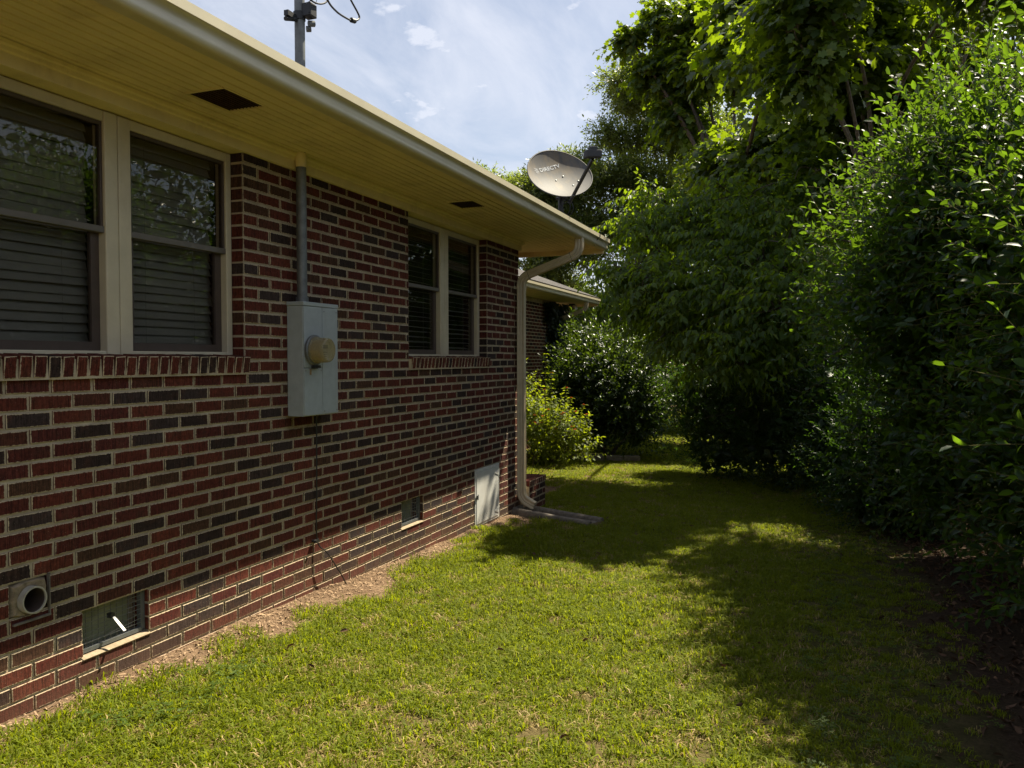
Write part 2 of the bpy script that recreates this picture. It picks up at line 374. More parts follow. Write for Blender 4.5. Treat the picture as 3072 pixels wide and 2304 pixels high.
# ------------------------------------------------------------------ house
H, L, S0 = .0677, .2032, 2.2123
WE = 7.92                                   # the wall's far corner
house = empty('brick_house', (0, 2, -.1)); tag(house, 'single-storey red brick house with cream eaves and white trim', 'house')
OPEN = [(2.055, 3.614, 1.354, 2.7), (5.512, 7.068, 1.354, 2.7), (2.548, 2.915, 2 * H, 5 * H), (5.383, 5.735, 2 * H, 5 * H), (6.765, 7.362, -2 * H, 6 * H), (2.215, 2.385, 6 * H, 8 * H)]
wall = MB()
def mortar_wall():
    """the mortar sheet behind the bricks, left open at the windows, vents and door"""
    ysb = sorted({-2.0, WE - .008} | {a for o in OPEN for a in o[:2]}); zsb = sorted({-.5, 2.6} | {min(a, 2.6) for o in OPEN for a in o[2:]})
    for i in range(len(ysb) - 1):
        for j in range(len(zsb) - 1):
            cy, cz = (ysb[i] + ysb[i + 1]) / 2, (zsb[j] + zsb[j + 1]) / 2
            if any(a < cy < b and c < cz < d for a, b, c, d in OPEN): continue
            wall.add([(-.0065, ysb[i], zsb[j]), (-.0065, ysb[i + 1], zsb[j]), (-.0065, ysb[i + 1], zsb[j + 1]), (-.0065, ysb[i], zsb[j + 1])], [(0, 1, 2, 3)])
    for a, b, c, d in OPEN[:5]:                                     # reveals
        for y0, sgn in ((a, 1), (b, -1)):
            wall.add([(-.0065, y0 - sgn * .006, c), (-.16, y0 - sgn * .006, c), (-.16, y0 - sgn * .006, d), (-.0065, y0 - sgn * .006, d)], [(0, 1, 2, 3)])
        wall.add([(-.0065, a, c), (-.0065, b, c), (-.16, b, c + .012), (-.16, a, c + .012)], [(0, 1, 2, 3)])
        wall.add([(-.0065, a, d), (-.0065, b, d), (-.16, b, d), (-.16, a, d)], [(0, 1, 2, 3)])
mortar_wall()
wall_o = wall.build('brick_wall', 'mortar', house)

JW = .0115                                  # mortar joint
_bm = {}
def brick_mesh(w, h, d, var):
    """brick with slightly uneven arrises; uv 'edge' holds the distance to the nearest front edge"""
    key = (round(w, 3), round(h, 3), round(d, 3), var)
    if key in _bm: return _bm[key]
    r = random.Random(hash(key) & 0xffff); j = lambda s: r.uniform(-s, s)
    b = .0025
    o = [(-w / 2 + j(.0015), -h / 2 + j(.0012)), (w / 2 + j(.0015), -h / 2 + j(.0012)), (w / 2 + j(.0015), h / 2 + j(.0012)), (-w / 2 + j(.0015), h / 2 + j(.0012))]
    m = [(x * (1 - .032 / w), z * (1 - .032 / h)) for x, z in o]
    tilt = j(.0012)
    vs = [(-d, x, z) for x, z in o] + [(-b, x, z) for x, z in o] + [(tilt * x * 6, x - math.copysign(b * .7, x), z - math.copysign(b * .7, z)) for x, z in o] + [(tilt * x * 6, x, z) for x, z in m]
    fs = [(12, 13, 14, 15)]
    for k in range(4):
        n = (k + 1) % 4
        fs += [(k, n, n + 4, k + 4), (k + 4, n + 4, n + 8, k + 8), (k + 8, n + 8, n + 12, k + 12)]
    me = bpy.data.meshes.new('brick'); me.from_pydata(vs, [], fs); me.update()
    uv = me.uv_layers.new(name='edge'); ed = [.016] * 4 + [0.0] * 4 + [.0008] * 4 + [.016] * 4
    for l in me.loops: uv.data[l.index].uv = (ed[l.vertex_index], 0)
    for p in me.polygons:
        if p.index and (p.index - 1) % 3 == 0:
            for li in p.loop_indices: uv.data[li].uv = (.013, 0)
    me.materials.append(M['brick']); _bm[key] = me; return me

def course_bricks(y0, y1, zi, off):
    """brick intervals of one course between y0 and y1 around the openings"""
    zc = (zi + .5) * H; segs = [(y0, y1)]
    for a, b, c, d in OPEN:
        if c - .001 < zc < d:
            segs = [t for s in segs for t in ((s[0], min(s[1], a)), (max(s[0], b), s[1])) if t[1] - t[0] > .02]
    out = []
    for a, b in segs:
        js = [S0 + (n + off) * L for n in range(-25, 35)]; cuts = [a] + [q for q in js if a + .045 < q < b - .045] + [b]
        for p, q in zip(cuts[:-1], cuts[1:]):
            pa = p + (JW / 2 if p != a or a == y0 else .002); qb = q - (JW / 2 if q != b else .002)
            jamb = (p == a and a != y0) or (q == b)
            out.append((pa, qb, zc, jamb))
    return out
bricks = []
for zi in range(-6, 38):
    for pa, qb, zc, jamb in course_bricks(.35, WE, zi, 0 if zi % 2 else .5):
        hh = H - JW
        if zi == 37: hh = H - JW - .006
        bricks.append((pa + random.uniform(-.0025, .0025) * (not jamb), qb + random.uniform(-.0025, .0025) * (not jamb), zc + random.uniform(-.0015, .0015), hh, jamb))
def area(b):
    d = Vector((0, (b[0] + b[1]) / 2, b[2])) - CAM; z = d.dot(_fw); px = 1536 + CF * d.dot(_r) / z; py = 1152 - CF * d.dot(_u) / z
    if not (-60 < px < 3100 and -40 < py < 2340) or b[2] < gz(d.y) - .03: return 0
    return (b[1] - b[0]) * d.x * -1 / z ** 3
bricks.sort(key=area, reverse=True)
def tintv(): return random.choice([random.uniform(0, .69)] * 7 + [random.uniform(.70, .915)] * 3 + [random.uniform(.92, .99)]) if random.random() < .98 else .95
def place_brick(me, loc, parent, tint, rot=None):
    o = bpy.data.objects.new('brick', me); o.location = loc; o['tint'] = tint
    if rot: o.rotation_euler = rot
    COL.objects.link(o); local(o, parent); return o
def join_bricks(items, name, parent, xface=0.0, depth=.1):
    vs, fs, uvs, tn = [], [], [], []
    for me, loc, rot, tint in items:
        n = len(vs); R = rot or Matrix.Identity(3)
        vs += [tuple(R @ v.co + Vector(loc)) for v in me.vertices]; uv = me.uv_layers[0].data
        for p in me.polygons:
            fs.append(tuple(i + n for i in p.vertices)); uvs += [tuple(uv[l].uv) for l in p.loop_indices]
        tn += [tint] * len(me.vertices)
    me = bpy.data.meshes.new(name); me.from_pydata(vs, [], fs); me.update()
    u = me.uv_layers.new(name='edge')
    for i, q in enumerate(uvs): u.data[i].uv = q
    a = me.attributes.new('tint', 'FLOAT', 'POINT'); a.data.foreach_set('value', tn)
    me.materials.append(M['brick']); o = bpy.data.objects.new(name, me); COL.objects.link(o)
    if parent: local(o, parent)
    tag(o, kind='stuff'); return o
rest = []
for i, (pa, qb, zc, hh, jamb) in enumerate(bricks):
    w = round((qb - pa) / .004) * .004; me = brick_mesh(w, hh, .105 if jamb else .03, random.randrange(4)); loc = (random.uniform(-.0012, .0012), (pa + qb) / 2, zc)
    if i < 290: place_brick(me, loc, wall_o, tintv())
    else: rest.append((me, loc, None, tintv()))
join_bricks(rest, 'brickwork', wall_o)

# far end wall and the set-back wing
WX, WY1 = -2.4, 16.65
endw = MB().box((-2.6, WE - .2, -.6), (-.115, WE - .012, 2.66)).build('end_wall', 'mortar', house)
items = []; Rz = Matrix.Rotation(math.pi / 2, 3, 'Z')
for zi in range(-6, 38):
    x = -.115 + (.1 if zi % 2 else 0) * 0
    for k in range(12):
        xa = -.03 - (k + (.5 if zi % 2 else 0)) * L; items.append((brick_mesh(L - JW, H - JW, .03, k % 4), (xa - L / 2, WE - .006, (zi + .5) * H), Rz, tintv()))
join_bricks(items, 'brickwork', endw)
wing = MB().box((WX - .3, WE - .1, -.8), (WX - .0065, WY1 - .008, 2.66)).build('wing_wall', 'mortar', house)
items = []
for zi in range(-7, 38):
    for k in range(60):
        ya = WY1 - (k + (.5 if zi % 2 else 0)) * L
        if ya - L < WE + .4: break
        items.append((brick_mesh(L - JW, H - JW, .03, k % 4), (WX, ya - L / 2, (zi + .5) * H), None, tintv()))
join_bricks(items, 'brickwork', wing)

# windows ----------------------------------------------------------
def window(y0, y1, m0, m1, lean):
    w = empty('window', (-.1, (y0 + y1) / 2, 1.45)); w.parent = house; w.location = Vector((-.1, (y0 + y1) / 2, 1.45)) - Vector(house.location)
    xf, xb = -.078, -.15; zt, zb = 2.556, 1.440
    MB().box((xb, y0, zb), (xf, y0 + .042, zt)).build('jamb', 'frame', w, bevel=.004)
    MB().box((xb, y1 - .042, zb), (xf, y1, zt)).build('jamb', 'frame', w, bevel=.004)
    MB().box((xb, m0, zb), (xf + .004, (m0 + m1) / 2 - .002, zt)).box((xb, (m0 + m1) / 2 + .002, zb), (xf + .002, m1, zt)).build('mullion', 'frame', w, bevel=.006)
    MB().box((xb, y0 + .042, 2.508), (xf - .002, m0, zt)).box((xb, m1, 2.508), (xf - .002, y1 - .042, zt)).build('head', 'frame', w, bevel=.004)
    MB().box((xb, y0 + .042, zb), (xf - .002, m0, zb + .028)).box((xb, m1, zb), (xf - .002, y1 - .042, zb + .028)).build('stool', 'frame', w, bevel=.004)
    MB().box((xb, y0, zb - .03), (xf + .012, y1, zb - .003)).build('sub_sill', 'frame', w, bevel=.003)
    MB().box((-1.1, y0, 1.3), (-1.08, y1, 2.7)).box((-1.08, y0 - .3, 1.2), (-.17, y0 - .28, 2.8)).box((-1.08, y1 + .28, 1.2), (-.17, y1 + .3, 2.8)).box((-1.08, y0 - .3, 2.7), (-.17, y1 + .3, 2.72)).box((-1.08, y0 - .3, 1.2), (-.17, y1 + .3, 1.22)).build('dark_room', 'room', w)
    for a, b in ((y0 + .042, m0), (m1, y1 - .042)):
        MB().box((-.118, a, 2.004), (-.082, b, 2.034)).build('meeting_rail', 'rail', w, bevel=.003)
        for p, q in ((a, a + .014), (b - .014, b)): MB().box((-.116, p, 2.034), (-.09, q, 2.508)).build('upper_stile', 'sash', w)
        MB().box((-.116, a + .014, 2.490), (-.09, b - .014, 2.508)).build('upper_rail', 'sash', w)
        for p, q in ((a, a + .045), (b - .045, b)): MB().box((-.140, p, 1.468), (-.118, q, 2.004)).build('lower_stile', 'sash', w)
        MB().box((-.140, a + .045, 1.468), (-.118, b - .045, 1.508)).build('lower_rail', 'sash', w)
        MB().box((-.101, a + .012, 2.030), (-.098, b - .012, 2.495)).build('pane', 'glass', w)
        MB().box((-.130, a + .040, 1.50), (-.127, b - .040, 2.01)).build('pane', 'glass', w)
        z = 1.492; R = Matrix.Rotation(math.radians(62), 3, 'Y'); k = 0; sm = None
        while z < 2.50:                                             # closed blind slats behind the glass
            if sm is None: sm = MB().box((-.0245, 0, -.0012), (.0245, b - a - .022, .0012)).build('slat', 'slat')
            o = sm if k == 0 else bpy.data.objects.new('slat', sm.data)
            if k: COL.objects.link(o)
            o.rotation_euler = (random.gauss(0, .007), math.radians((71 if lean == 1 else 12) + random.uniform(-6, 6)), 0); o.location = (-.185, a + .011, z)
            local(o, w); sm = o if k == 0 else sm
            z += .0415; k += 1
        for yy in (a + .16, b - .16): MB().box((-.1595, yy - .0012, 1.48), (-.1580, yy + .0012, 2.5)).build('blind_cord', 'slat', w)
    # rowlock sill
    s = empty('window_sill', (0, (y0 + y1) / 2, 1.36)); s.parent = house; s.location = Vector((0, (y0 + y1) / 2, 1.36)) - Vector(house.location)
    a, b = y0 - .0, y1 + .02; n = round((b - a) / .0655); st = (b - a) / n
    R = Matrix.Rotation(math.radians(9), 3, 'Y')
    MB().box((-.09, a + .004, 1.346), (.018, b - .004, 1.430)).build('sill_mortar', 'mortar', s)
    for k in range(n):
        me = brick_mesh(st - .012, .088, .10, k % 4)
        place_brick(me, (.026 + random.uniform(-.003, .003), a + (k + .5) * st, 1.398 + random.uniform(-.002, .002)), s, random.choice([.05, .2, .4, .55, .65]) if random.random() < .93 else .8, (random.uniform(-.03, .03), math.radians(7), 0))
    return w
window(2.055, 3.612, 2.770, 2.920, 1)
window(5.514, 7.066, 6.218, 6.382, 2)

# eaves ------------------------------------------------------------
SZ = 2.655
FB = MB().box((-.16, -2, 2.560), (.024, WE + .028, 2.659)).build('frieze_board', 'cream', house, bevel=.002)
MB().extrude([(.024, 2.612), (.034, 2.618), (.038, 2.632), (.050, 2.638), (.056, 2.652), (.024, 2.652)], -2, WE + .058).build('bed_molding', 'cream', house)
sof = MB().box((.03, -2, 2.676), (.634, 8.745, 2.684)).box((-4, WE + .06, 2.676), (.03, 8.745, 2.684)).build('soffit', 'cream', house)
edges = [.030, .092, .154, .216, .271, .326, .381, .436, .500, .566, .632]
VENT = [(2.962, 3.258), (5.735, 6.035)]
for a, b in zip(edges[:-1], edges[1:]):
    segs = [(-2.0, 8.745)]
    if .2 < (a + b) / 2 < .44:
        for p, q in VENT: segs = [t for s in segs for t in ((s[0], min(s[1], p)), (max(s[0], q), s[1])) if t[1] > t[0] + .01]
    for p, q in segs:
        MB().extrude([(a + .0008, 2.6705), (a + .0008, SZ + .007), (a + .006, SZ), (b - .012, SZ), (b - .010, SZ - .0022), (b - .005, SZ - .0022), (b - .0008, SZ + .006), (b - .0008, 2.6705)], p, q).build('soffit_board', 'cream', sof)
for k in range(9):
    x1 = .028 - k * .062
    MB().extrude([(x1 - .0605, 2.6705), (x1 - .0605, SZ + .004), (x1 - .0565, SZ), (x1 - .004, SZ), (x1, SZ + .004), (x1, 2.6705)], WE + .062, 8.745).build('soffit_board', 'cream', sof)
for p, q in VENT:
    v = MB().box((.2175, p + .002, 2.664), (.4345, q - .002, 2.669)).build('soffit_vent', 'vent', house)
    MB().box((.216, p - .012, SZ - .004), (.436, p + .002, SZ + .008)).build('vent_trim', 'cream', v)
    MB().box((.434, p + .002, SZ - .003), (.447, q, SZ + .006)).build('vent_trim', 'cream', v)
    for k in range(10): MB().box((.222 + k * .021, p + .004, 2.6590), (.2235 + k * .021, q - .004, 2.6635)).build('vent_louvre', 'vent', v)
MB().box((.634, -2, 2.648), (.654, 8.745, 2.765)).build('fascia', 'cream', house)
MB().box((-4, 8.747, 2.600), (.700, 8.772, 2.766)).build('end_fascia', 'cream', house, bevel=.002)
_g = [(.706, 2.640), (.721, 2.6435), (.7305, 2.652), (.7335, 2.664), (.7310, 2.678), (.7285, 2.690), (.7305, 2.702), (.738, 2.711), (.748, 2.716), (.7605, 2.718), (.7620, 2.757)]
GP = [(.6555, 2.752), (.6555, 2.646), (.662, 2.640)] + _g + [(.756, 2.759), (.744, 2.757), (.744, 2.754)] + [(x - .0045, z + .002) for x, z in _g[::-1][1:]] + [(.664, 2.644), (.659, 2.650), (.659, 2.752)]
gut = MB().extrude(GP, -2, 8.79).build('gutter', 'gutter', house, smooth=True)
MB().extrude([(.656, 2.752), (.656, 2.642), (.706, 2.641), (.729, 2.652), (.732, 2.664), (.729, 2.690), (.738, 2.712), (.7605, 2.719), (.7605, 2.757)], 8.788, 8.793).build('end_cap', 'gutter', gut)
MB().extrude([(.650, 2.770), (.650, 2.760), (.744, 2.7585), (.744, 2.7625)], -2, 8.785).build('gutter_guard', 'gutter', gut)
for yy in (8.35,): MB().tube([(.700, yy, 2.638), (.722, yy, 2.66), (.724, yy, 2.685), (.746, yy, 2.716), (.764, yy, 2.722), (.765, yy, 2.760)], .005, 6).build('gutter_seam', 'cable', gut)
# main roof and the wing's roof: hips
def slab(name, polys, mat, parent):
    mb = MB(); uvs = []
    for p in polys:
        p = [Vector(q) for q in p]; n = (p[1] - p[0]).cross(p[2] - p[0]).normalized()
        if n.z < 0: p.reverse(); n = -n
        k = len(p); mb.add(p + [q - n * .03 for q in p], [tuple(range(k)), tuple(range(2 * k - 1, k - 1, -1))] + [(i, i + k, (i + 1) % k + k, (i + 1) % k) for i in range(k)])
    o = mb.build(name, mat, parent); me = o.data; u = me.uv_layers.new(name='uv')
    for poly in me.polygons:
        nn = Vector(poly.normal); t = Vector((0, 0, 1)).cross(nn); t = t.normalized() if t.length > .1 else Vector((0, 1, 0)); s = nn.cross(t)
        for li in poly.loop_indices:
            co = me.vertices[me.loops[li].vertex_index].co; u.data[li].uv = (co.dot(t), co.dot(s))
    return o
EZ = 2.766; PI_ = .34
def hip(x0, x1, ya, yb, EZ=EZ, PI_=PI_):
    w = (x0 - x1) / 2; rz = EZ + w * PI_; xr = (x0 + x1) / 2
    return [[(x0, ya, EZ), (x0, yb, EZ), (xr, yb - w, rz), (xr, ya, rz)], [(x1, ya, EZ), (xr, ya, rz), (xr, yb - w, rz), (x1, yb, EZ)], [(x0, yb, EZ), (x1, yb, EZ), (xr, yb - w, rz)]]
slab('roof', hip(.738, -8.2, -9, 8.775), 'shingle', house)
slab('wing_roof', hip(-1.66, -8.2, 4, 17.51, 2.788, .40), 'shingle', house)
MB().box((-8, -9, -.6), (-.17, -2.0, 2.66)).box((-8, -2, 2.70), (.62, 8.7, 2.755)).build('house_core', 'mortar', house)
dxw = -2.4
wg = MB().extrude([(x + dxw, z) for x, z in GP], 8.9, 17.52).build('gutter', 'gutter', house, smooth=True)
MB().extrude([(x + dxw, z) for x, z in [(.656, 2.752), (.656, 2.642), (.706, 2.641), (.729, 2.652), (.732, 2.664), (.729, 2.690), (.738, 2.712), (.7605, 2.719), (.7605, 2.757)]], 17.518, 17.523).build('end_cap', 'gutter', wg)
ws = MB().box((WX - .2, WE + .9, 2.674), (WX + .634, 17.48, 2.682)).build('wing_soffit', 'cream', house)
for k in range(10):
    a = WX + .002 + k * .0632; MB().extrude([(a + .002, 2.670), (a + .002, SZ + .004), (a + .006, SZ), (a + .0575, SZ), (a + .0615, SZ + .004), (a + .0615, 2.670)], WE + .9, 17.47).build('soffit_board', 'cream', ws)
MB().box((WX - 3, 17.482, 2.600), (WX + .70, 17.505, 2.766)).build('end_fascia', 'cream', house)
MB().box((WX + .634, WE + .9, 2.648), (WX + .654, 17.48, 2.765)).build('fascia', 'cream', house)
# downspouts
def rr(w, d):
    p = []                                                          # ribbed rectangular pipe
    for k in range(9): p.append((-w / 2 + w * k / 8 if 0 < k < 8 else math.copysign(w / 2 - .004, k - 4), d / 2 - ((.0065 if k in (2, 4, 6) else 0))))
    for k in range(7): p.append((w / 2 - (.006 if k in (2, 4) else 0), d / 2 - .004 - (d - .008) * k / 6))
    for k in range(9): p.append((w / 2 - w * k / 8 if 0 < k < 8 else math.copysign(w / 2 - .004, 4 - k), -d / 2 + ((.0065 if k in (2, 4, 6) else 0))))
    for k in range(7): p.append((-w / 2 + (.006 if k in (2, 4) else 0), -d / 2 + .004 + (d - .008) * k / 6))
    return p
def crimp(path, a, b):
    return path
def downspout(xo, yo, top, short=False):
    pts = []
    def arc(c, r, t0, t1, n=9): return [(c[0] + r * math.cos(t0 + (t1 - t0) * k / n), c[1], c[2] + r * math.sin(t0 + (t1 - t0) * k / n)) for k in range(n + 1)]
    ox = xo + .685; wx = xo + .062
    th = math.radians(35)
    # outlet, upper bend, sloping run, lower bend, drop, kick
    up = [(ox, yo, 2.655), (ox, yo, 2.600)] + arc((ox - .12, yo, 2.575), .12, 0, -(math.pi / 2 - .30), 8)
    e0 = Vector(up[-1]); dn = Vector((wx, yo, 2.16))
    lo = [(wx + .115 - .115 * math.sin(t), yo, 2.19 + .115 * math.cos(t) - .0) for t in [(.30 + (math.pi / 2 - .30) * k / 8) for k in range(9)]]
    d = empty('downspout', (wx, yo, 2.4)); d.parent = house; d.location = Vector((wx, yo, 2.4)) - Vector(house.location)
    P = rr(.060, .082)
    MB().sweep(up, P, (0, 1, 0)).build('elbow', 'ds', d, smooth=True)
    MB().sweep([up[-1], Vector(up[-1]).lerp(Vector(lo[0]), .5), lo[0]], [(x * .97, z * .97) for x, z in P], (0, 1, 0)).build('sloping_run', 'ds', d, smooth=True)
    MB().sweep(lo + [(wx, yo, 2.16)], [(x * 1.02, z * 1.02) for x, z in P], (0, 1, 0)).build('elbow', 'ds', d, smooth=True)
    for q in (up[-1], lo[0]):
        q = Vector(q); dr = (Vector(up[-1]) - Vector(lo[0])).normalized()
        MB().sweep([q - dr * .002, q + dr * .002], [(x * 1.10, z * 1.08) for x, z in P], (0, 1, 0)).build('seam', 'cable', d)
    for e, nn in ((up[3:-1], 1), (lo[1:-1], -1)):                    # crimps on the bends
        for k in range(len(e) - 1):
            a, b = Vector(e[k]), Vector(e[k + 1]); m = (a + b) / 2; t = (b - a).normalized()
            MB().sweep([m - t * .0022, m + t * .0022], [(x * 1.045, z * 1.04) for x, z in P], (0, 1, 0)).build('crimp', 'ds', d)
    if short: MB().sweep([(wx, yo, 2.16), (wx, yo, gz(yo) + .05)], P, (0, 1, 0)).build('drop', 'ds', d, smooth=True); return d
    MB().sweep([(wx, yo, 2.17), (wx, yo, 1.2), (wx, yo, .07)], P, (0, 1, 0)).build('drop', 'ds', d, smooth=True)
    kick = [(wx, yo, .08)] + [(wx + .12 - .12 * math.cos(t), yo, .05 - .12 * math.sin(t)) for t in [1.18 * k / 9 for k in range(10)]]
    kd = (Vector(kick[-1]) - Vector(kick[-2])).normalized(); kick.append(tuple(Vector(kick[-1]) + kd * .075))
    MB().sweep(kick, [(x * 1.03, z * 1.03) for x, z in P], (0, 1, 0)).build('kick_elbow', 'ds', d, smooth=True)
    for k in range(2, 10):
        a, b = Vector(kick[k - 1]), Vector(kick[k]); m = (a + b) / 2; t = (b - a).normalized()
        MB().sweep([m - t * .002, m + t * .002], [(x * 1.07, z * 1.06) for x, z in P], (0, 1, 0)).build('crimp', 'ds', d)
    for z in (2.165, .085):
        MB().box((wx - .052, yo - .085, z - .014), (wx - .049, yo - .03, z + .014)).sweep([(wx, yo, z - .014), (wx, yo, z + .014)], [(x * 1.07, q * 1.10) for x, q in P], (0, 1, 0)).build('strap', 'ds', d)
    return d
downspout(0, 7.84, 2.64)
downspout(dxw, 16.62, 2.64, True)

# crawl-space vents ------------------------------------------------
def fvent(y0, y1, hook):
    v = MB().box((-.110, y0 - .004, 2 * H - .02), (-.085, y1 - .05, 5 * H + .01)).build('foundation_vent', 'ventback', house)
    z0, z1 = 2 * H + .012, 5 * H - .003
    for a, b in ((y0, y0 + .009), (y1 - .024, y1)): MB().box((-.052, a, z0), (-.028, b, z1)).build('vent_frame', 'galv', v)
    MB().box((-.052, y0 + .009, z0 - .003), (-.024, y1 - .024, z0 + .014)).build('vent_frame', 'galv', v)
    n = 10
    for k in range(1, n):
        y = y0 + .009 + (y1 - y0 - .033) * k / n; MB().tube([(-.034, y, z0 + .010), (-.034, y, z1)], .0017, 5).build('mesh_wire', 'wiremesh', v)
    for k in range(1, 8):
        z = z0 + .014 + (z1 - z0 - .014) * k / 8
        if hook and k in (2, 3):
            MB().tube([(-.0305, y0 + .009, z), (-.0305, y0 + .155, z + .001)], .0017, 5).build('mesh_wire', 'wiremesh', v); MB().tube([(-.0305, y0 + .157, z - .016), (-.0305, y1 - .024, z - .002)], .0017, 5).build('mesh_wire', 'wiremesh', v)
        else: MB().tube([(-.0305, y0 + .009, z), (-.0305, y1 - .024, z)], .0017, 5).build('mesh_wire', 'wiremesh', v)
    if hook:
        MB().sweep([(-.026, y0 + .168, .281), (.012, y0 + .172, .243), (.050, y0 + .176, .206)], [(-.007, -.0015), (.007, -.0015), (.007, .0015), (-.007, .0015)], (0, 1, 0)).build('vent_lever', 'lever', v)
        MB().box((-.034, y0 + .155, .262), (-.008, y0 + .176, .282)).build('lever_pivot', 'dark', v)
    MB().extrude([(-.118, 2 * H - .01), (-.118, 2 * H + .012), (-.012, 2 * H + .0015), (.007, 2 * H - .006), (.004, 2 * H - .012)], y0 - .004, y1 + .004).build('vent_sill', 'sillmortar', v)
    return v
fvent(2.548, 2.915, True); fvent(5.383, 5.735, False)
# access door ------------------------------------------------------
ad = MB().box((-.07, 6.768, -2 * H + .004), (.004, 6.790, 6 * H - .004)).box((-.07, 7.334, -2 * H + .004), (.004, 7.359, 6 * H - .004)).box((-.07, 6.790, 6 * H - .034), (.003, 7.334, 6 * H - .004)).box((-.07, 6.790, -2 * H + .004), (.003, 7.334, -2 * H + .026)).build('access_door', 'door', house, bevel=.002)
MB().box((-.05, 6.792, -2 * H + .028), (.009, 7.332, 6 * H - .037)).build('door_panel', 'door', ad, bevel=.003)
for z in (.315, -.055):
    MB().add([(.010, 7.342, z - .028), (.010, 7.342, z + .028), (.010, 7.322, z + .026), (.010, 7.235, z + .004), (.010, 7.235, z - .004), (.010, 7.322, z - .026), (.0135, 7.342, z - .028), (.0135, 7.342, z + .028), (.0135, 7.322, z + .026), (.0135, 7.235, z + .004), (.0135, 7.235, z - .004), (.0135, 7.322, z - .026)],
             [tuple(range(5, -1, -1)), tuple(range(6, 12))] + [(i, (i + 1) % 6, (i + 1) % 6 + 6, i + 6) for i in range(6)]).tube([(.014, 7.337, z - .03), (.014, 7.337, z + .03)], .005, 8).build('hinge', 'door', ad)
MB().box((.009, 6.778, .135), (.020, 6.812, .165)).box((.020, 6.785, .125), (.026, 6.796, .176)).build('latch', 'galv', ad)

# ------------------------------------------------------------------ electric meter
mt = empty('electric_meter', (.0, 4.17, 1.088)); tag(mt, 'grey steel electric meter cabinet with round glass meter on brick wall', 'meter')
MB().box((.001, 3.992, 1.088), (.112, 4.350, 1.745)).build('cabinet', 'box', mt, bevel=.003)
MB().box((.0005, 3.988, 1.7465), (.121, 4.354, 1.770)).build('lid', 'box', mt, bevel=.003)
MB().box((.113, 4.1835, 1.092), (.119, 4.348, 1.744)).build('cover_panel', 'box', mt, bevel=.002)
MB().box((.113, 3.994, 1.378), (.1185, 4.1795, 1.744)).build('cover_panel', 'box', mt, bevel=.002)
MB().box((.113, 3.994, 1.092), (.1195, 4.1795, 1.374)).build('cover_panel', 'box', mt, bevel=.002)
RX = Matrix.Translation((.119, 4.083, 1.482)) @ Matrix.Rotation(math.pi / 2, 4, 'Y')
me_ = MB().lathe([(.0, .002), (.088, .002), (.092, .006), (.092, .018), (.087, .022), (.0, .022)], RX, 32).build('meter_ring', 'galv', mt, smooth=True)
MB().lathe([(.080, .023), (.080, .028), (.076, .032), (.0735, .100), (.070, .112), (.062, .117), (.050, .1155), (.0, .1155)], RX, 32).build('glass_dome', 'dome', me_, smooth=True)
MB().lathe([(.0, .086), (.062, .086), (.062, .024)], RX, 32).build('dial_drum', 'pvc', me_)
MB().lathe([(.0, .0875), (.058, .0875), (.058, .0862)], RX, 32).build('dial_face', 'slat', me_)
MB().box((.2068, 4.058, 1.492), (.2085, 4.106, 1.514)).build('dial_window', 'dark', me_)
MB().box((.2068, 4.062, 1.468), (.2080, 4.102, 1.472)).box((.2068, 4.066, 1.456), (.2080, 4.098, 1.460)).box((.2068, 4.070, 1.444), (.2080, 4.094, 1.448)).build('dial_print', 'dark', me_)
MB().box((.119, 4.064, 1.372), (.142, 4.100, 1.392)).tube([(.132, 4.105, 1.384), (.150, 4.118, 1.384)], .008, 10).build('clamp_latch', 'dark', mt)
for yy, zz_ in ((4.200, 1.72), (4.332, 1.72), (4.200, 1.11), (4.332, 1.11), (4.008, 1.36), (4.165, 1.36)): MB().tube([(.117, yy, zz_), (.1215, yy, zz_)], .005, 8).build('screw', 'bolt', mt)
MB().box((.121, 4.046, 1.335), (.1225, 4.062, 1.372)).build('seal_tag', 'brass', mt)
wr = MB().tube(bez([(.114, 4.186, 1.10), (.030, 4.245, 1.075), (.016, 4.262, .95), (.013, 4.262, .6), (.014, 4.262, .29), (.045, 4.33, .19), (.055, 4.46, .03), (.05, 4.55, -.085)], 8), .0042, 6).build('ground_wire', 'cable')
tag(wr, 'thin black ground wire hanging from the meter cabinet down to the soil', 'wire')
MB().tube([(-.02, 4.228, .292), (.035, 4.228, .287)], .008, 8).box((.012, 4.222, .276), (.020, 4.272, .296)).build('wire_clip', 'dark', wr)

# ------------------------------------------------------------------ service mast
ms = empty('service_mast', (.06, 4.06, 1.77)); tag(ms, 'grey steel conduit mast rising from the meter through the eave', 'conduit mast')
MB().tube([(.06, 4.063, 1.768), (.06, 4.063, 2.55), (.06, 4.063, 3.25), (.06, 4.060, 4.15)], .0305, 20).build('conduit', 'galv', ms, smooth=True)
MB().tube([(.06, 4.063, 2.572), (.06, 4.063, 2.6545)], .0335, 20).build('painted_sleeve', 'cream', ms, smooth=True)
MB().tube([(.06, 4.063, 1.766), (.06, 4.063, 1.800)], .037, 20).build('hub', 'galv', ms, smooth=True)
MB().tube([(.06, 4.06, 3.436), (.06, 4.06, 3.482)], .036, 20).build('clamp', 'dark', ms, smooth=True)
MB().box((.085, 4.045, 3.450), (.150, 4.110, 3.530)).build('connector_block', 'dark', ms, bevel=.006)
MB().tube([(.06, 4.03, 3.43), (.05, 3.985, 3.418), (.045, 3.945, 3.405)], .013, 8).box((.035, 3.945, 3.425), (.065, 4.03, 3.455)).build('clamp_bolt', 'dark', ms)
for p, q in (((.10, 4.095, 3.425), (.12, 4.125, 3.432)), ((.08, 4.10, 3.398), (.10, 4.118, 3.402))): MB().tube([p, q], .018, 12).build('insulator', 'galv', ms)
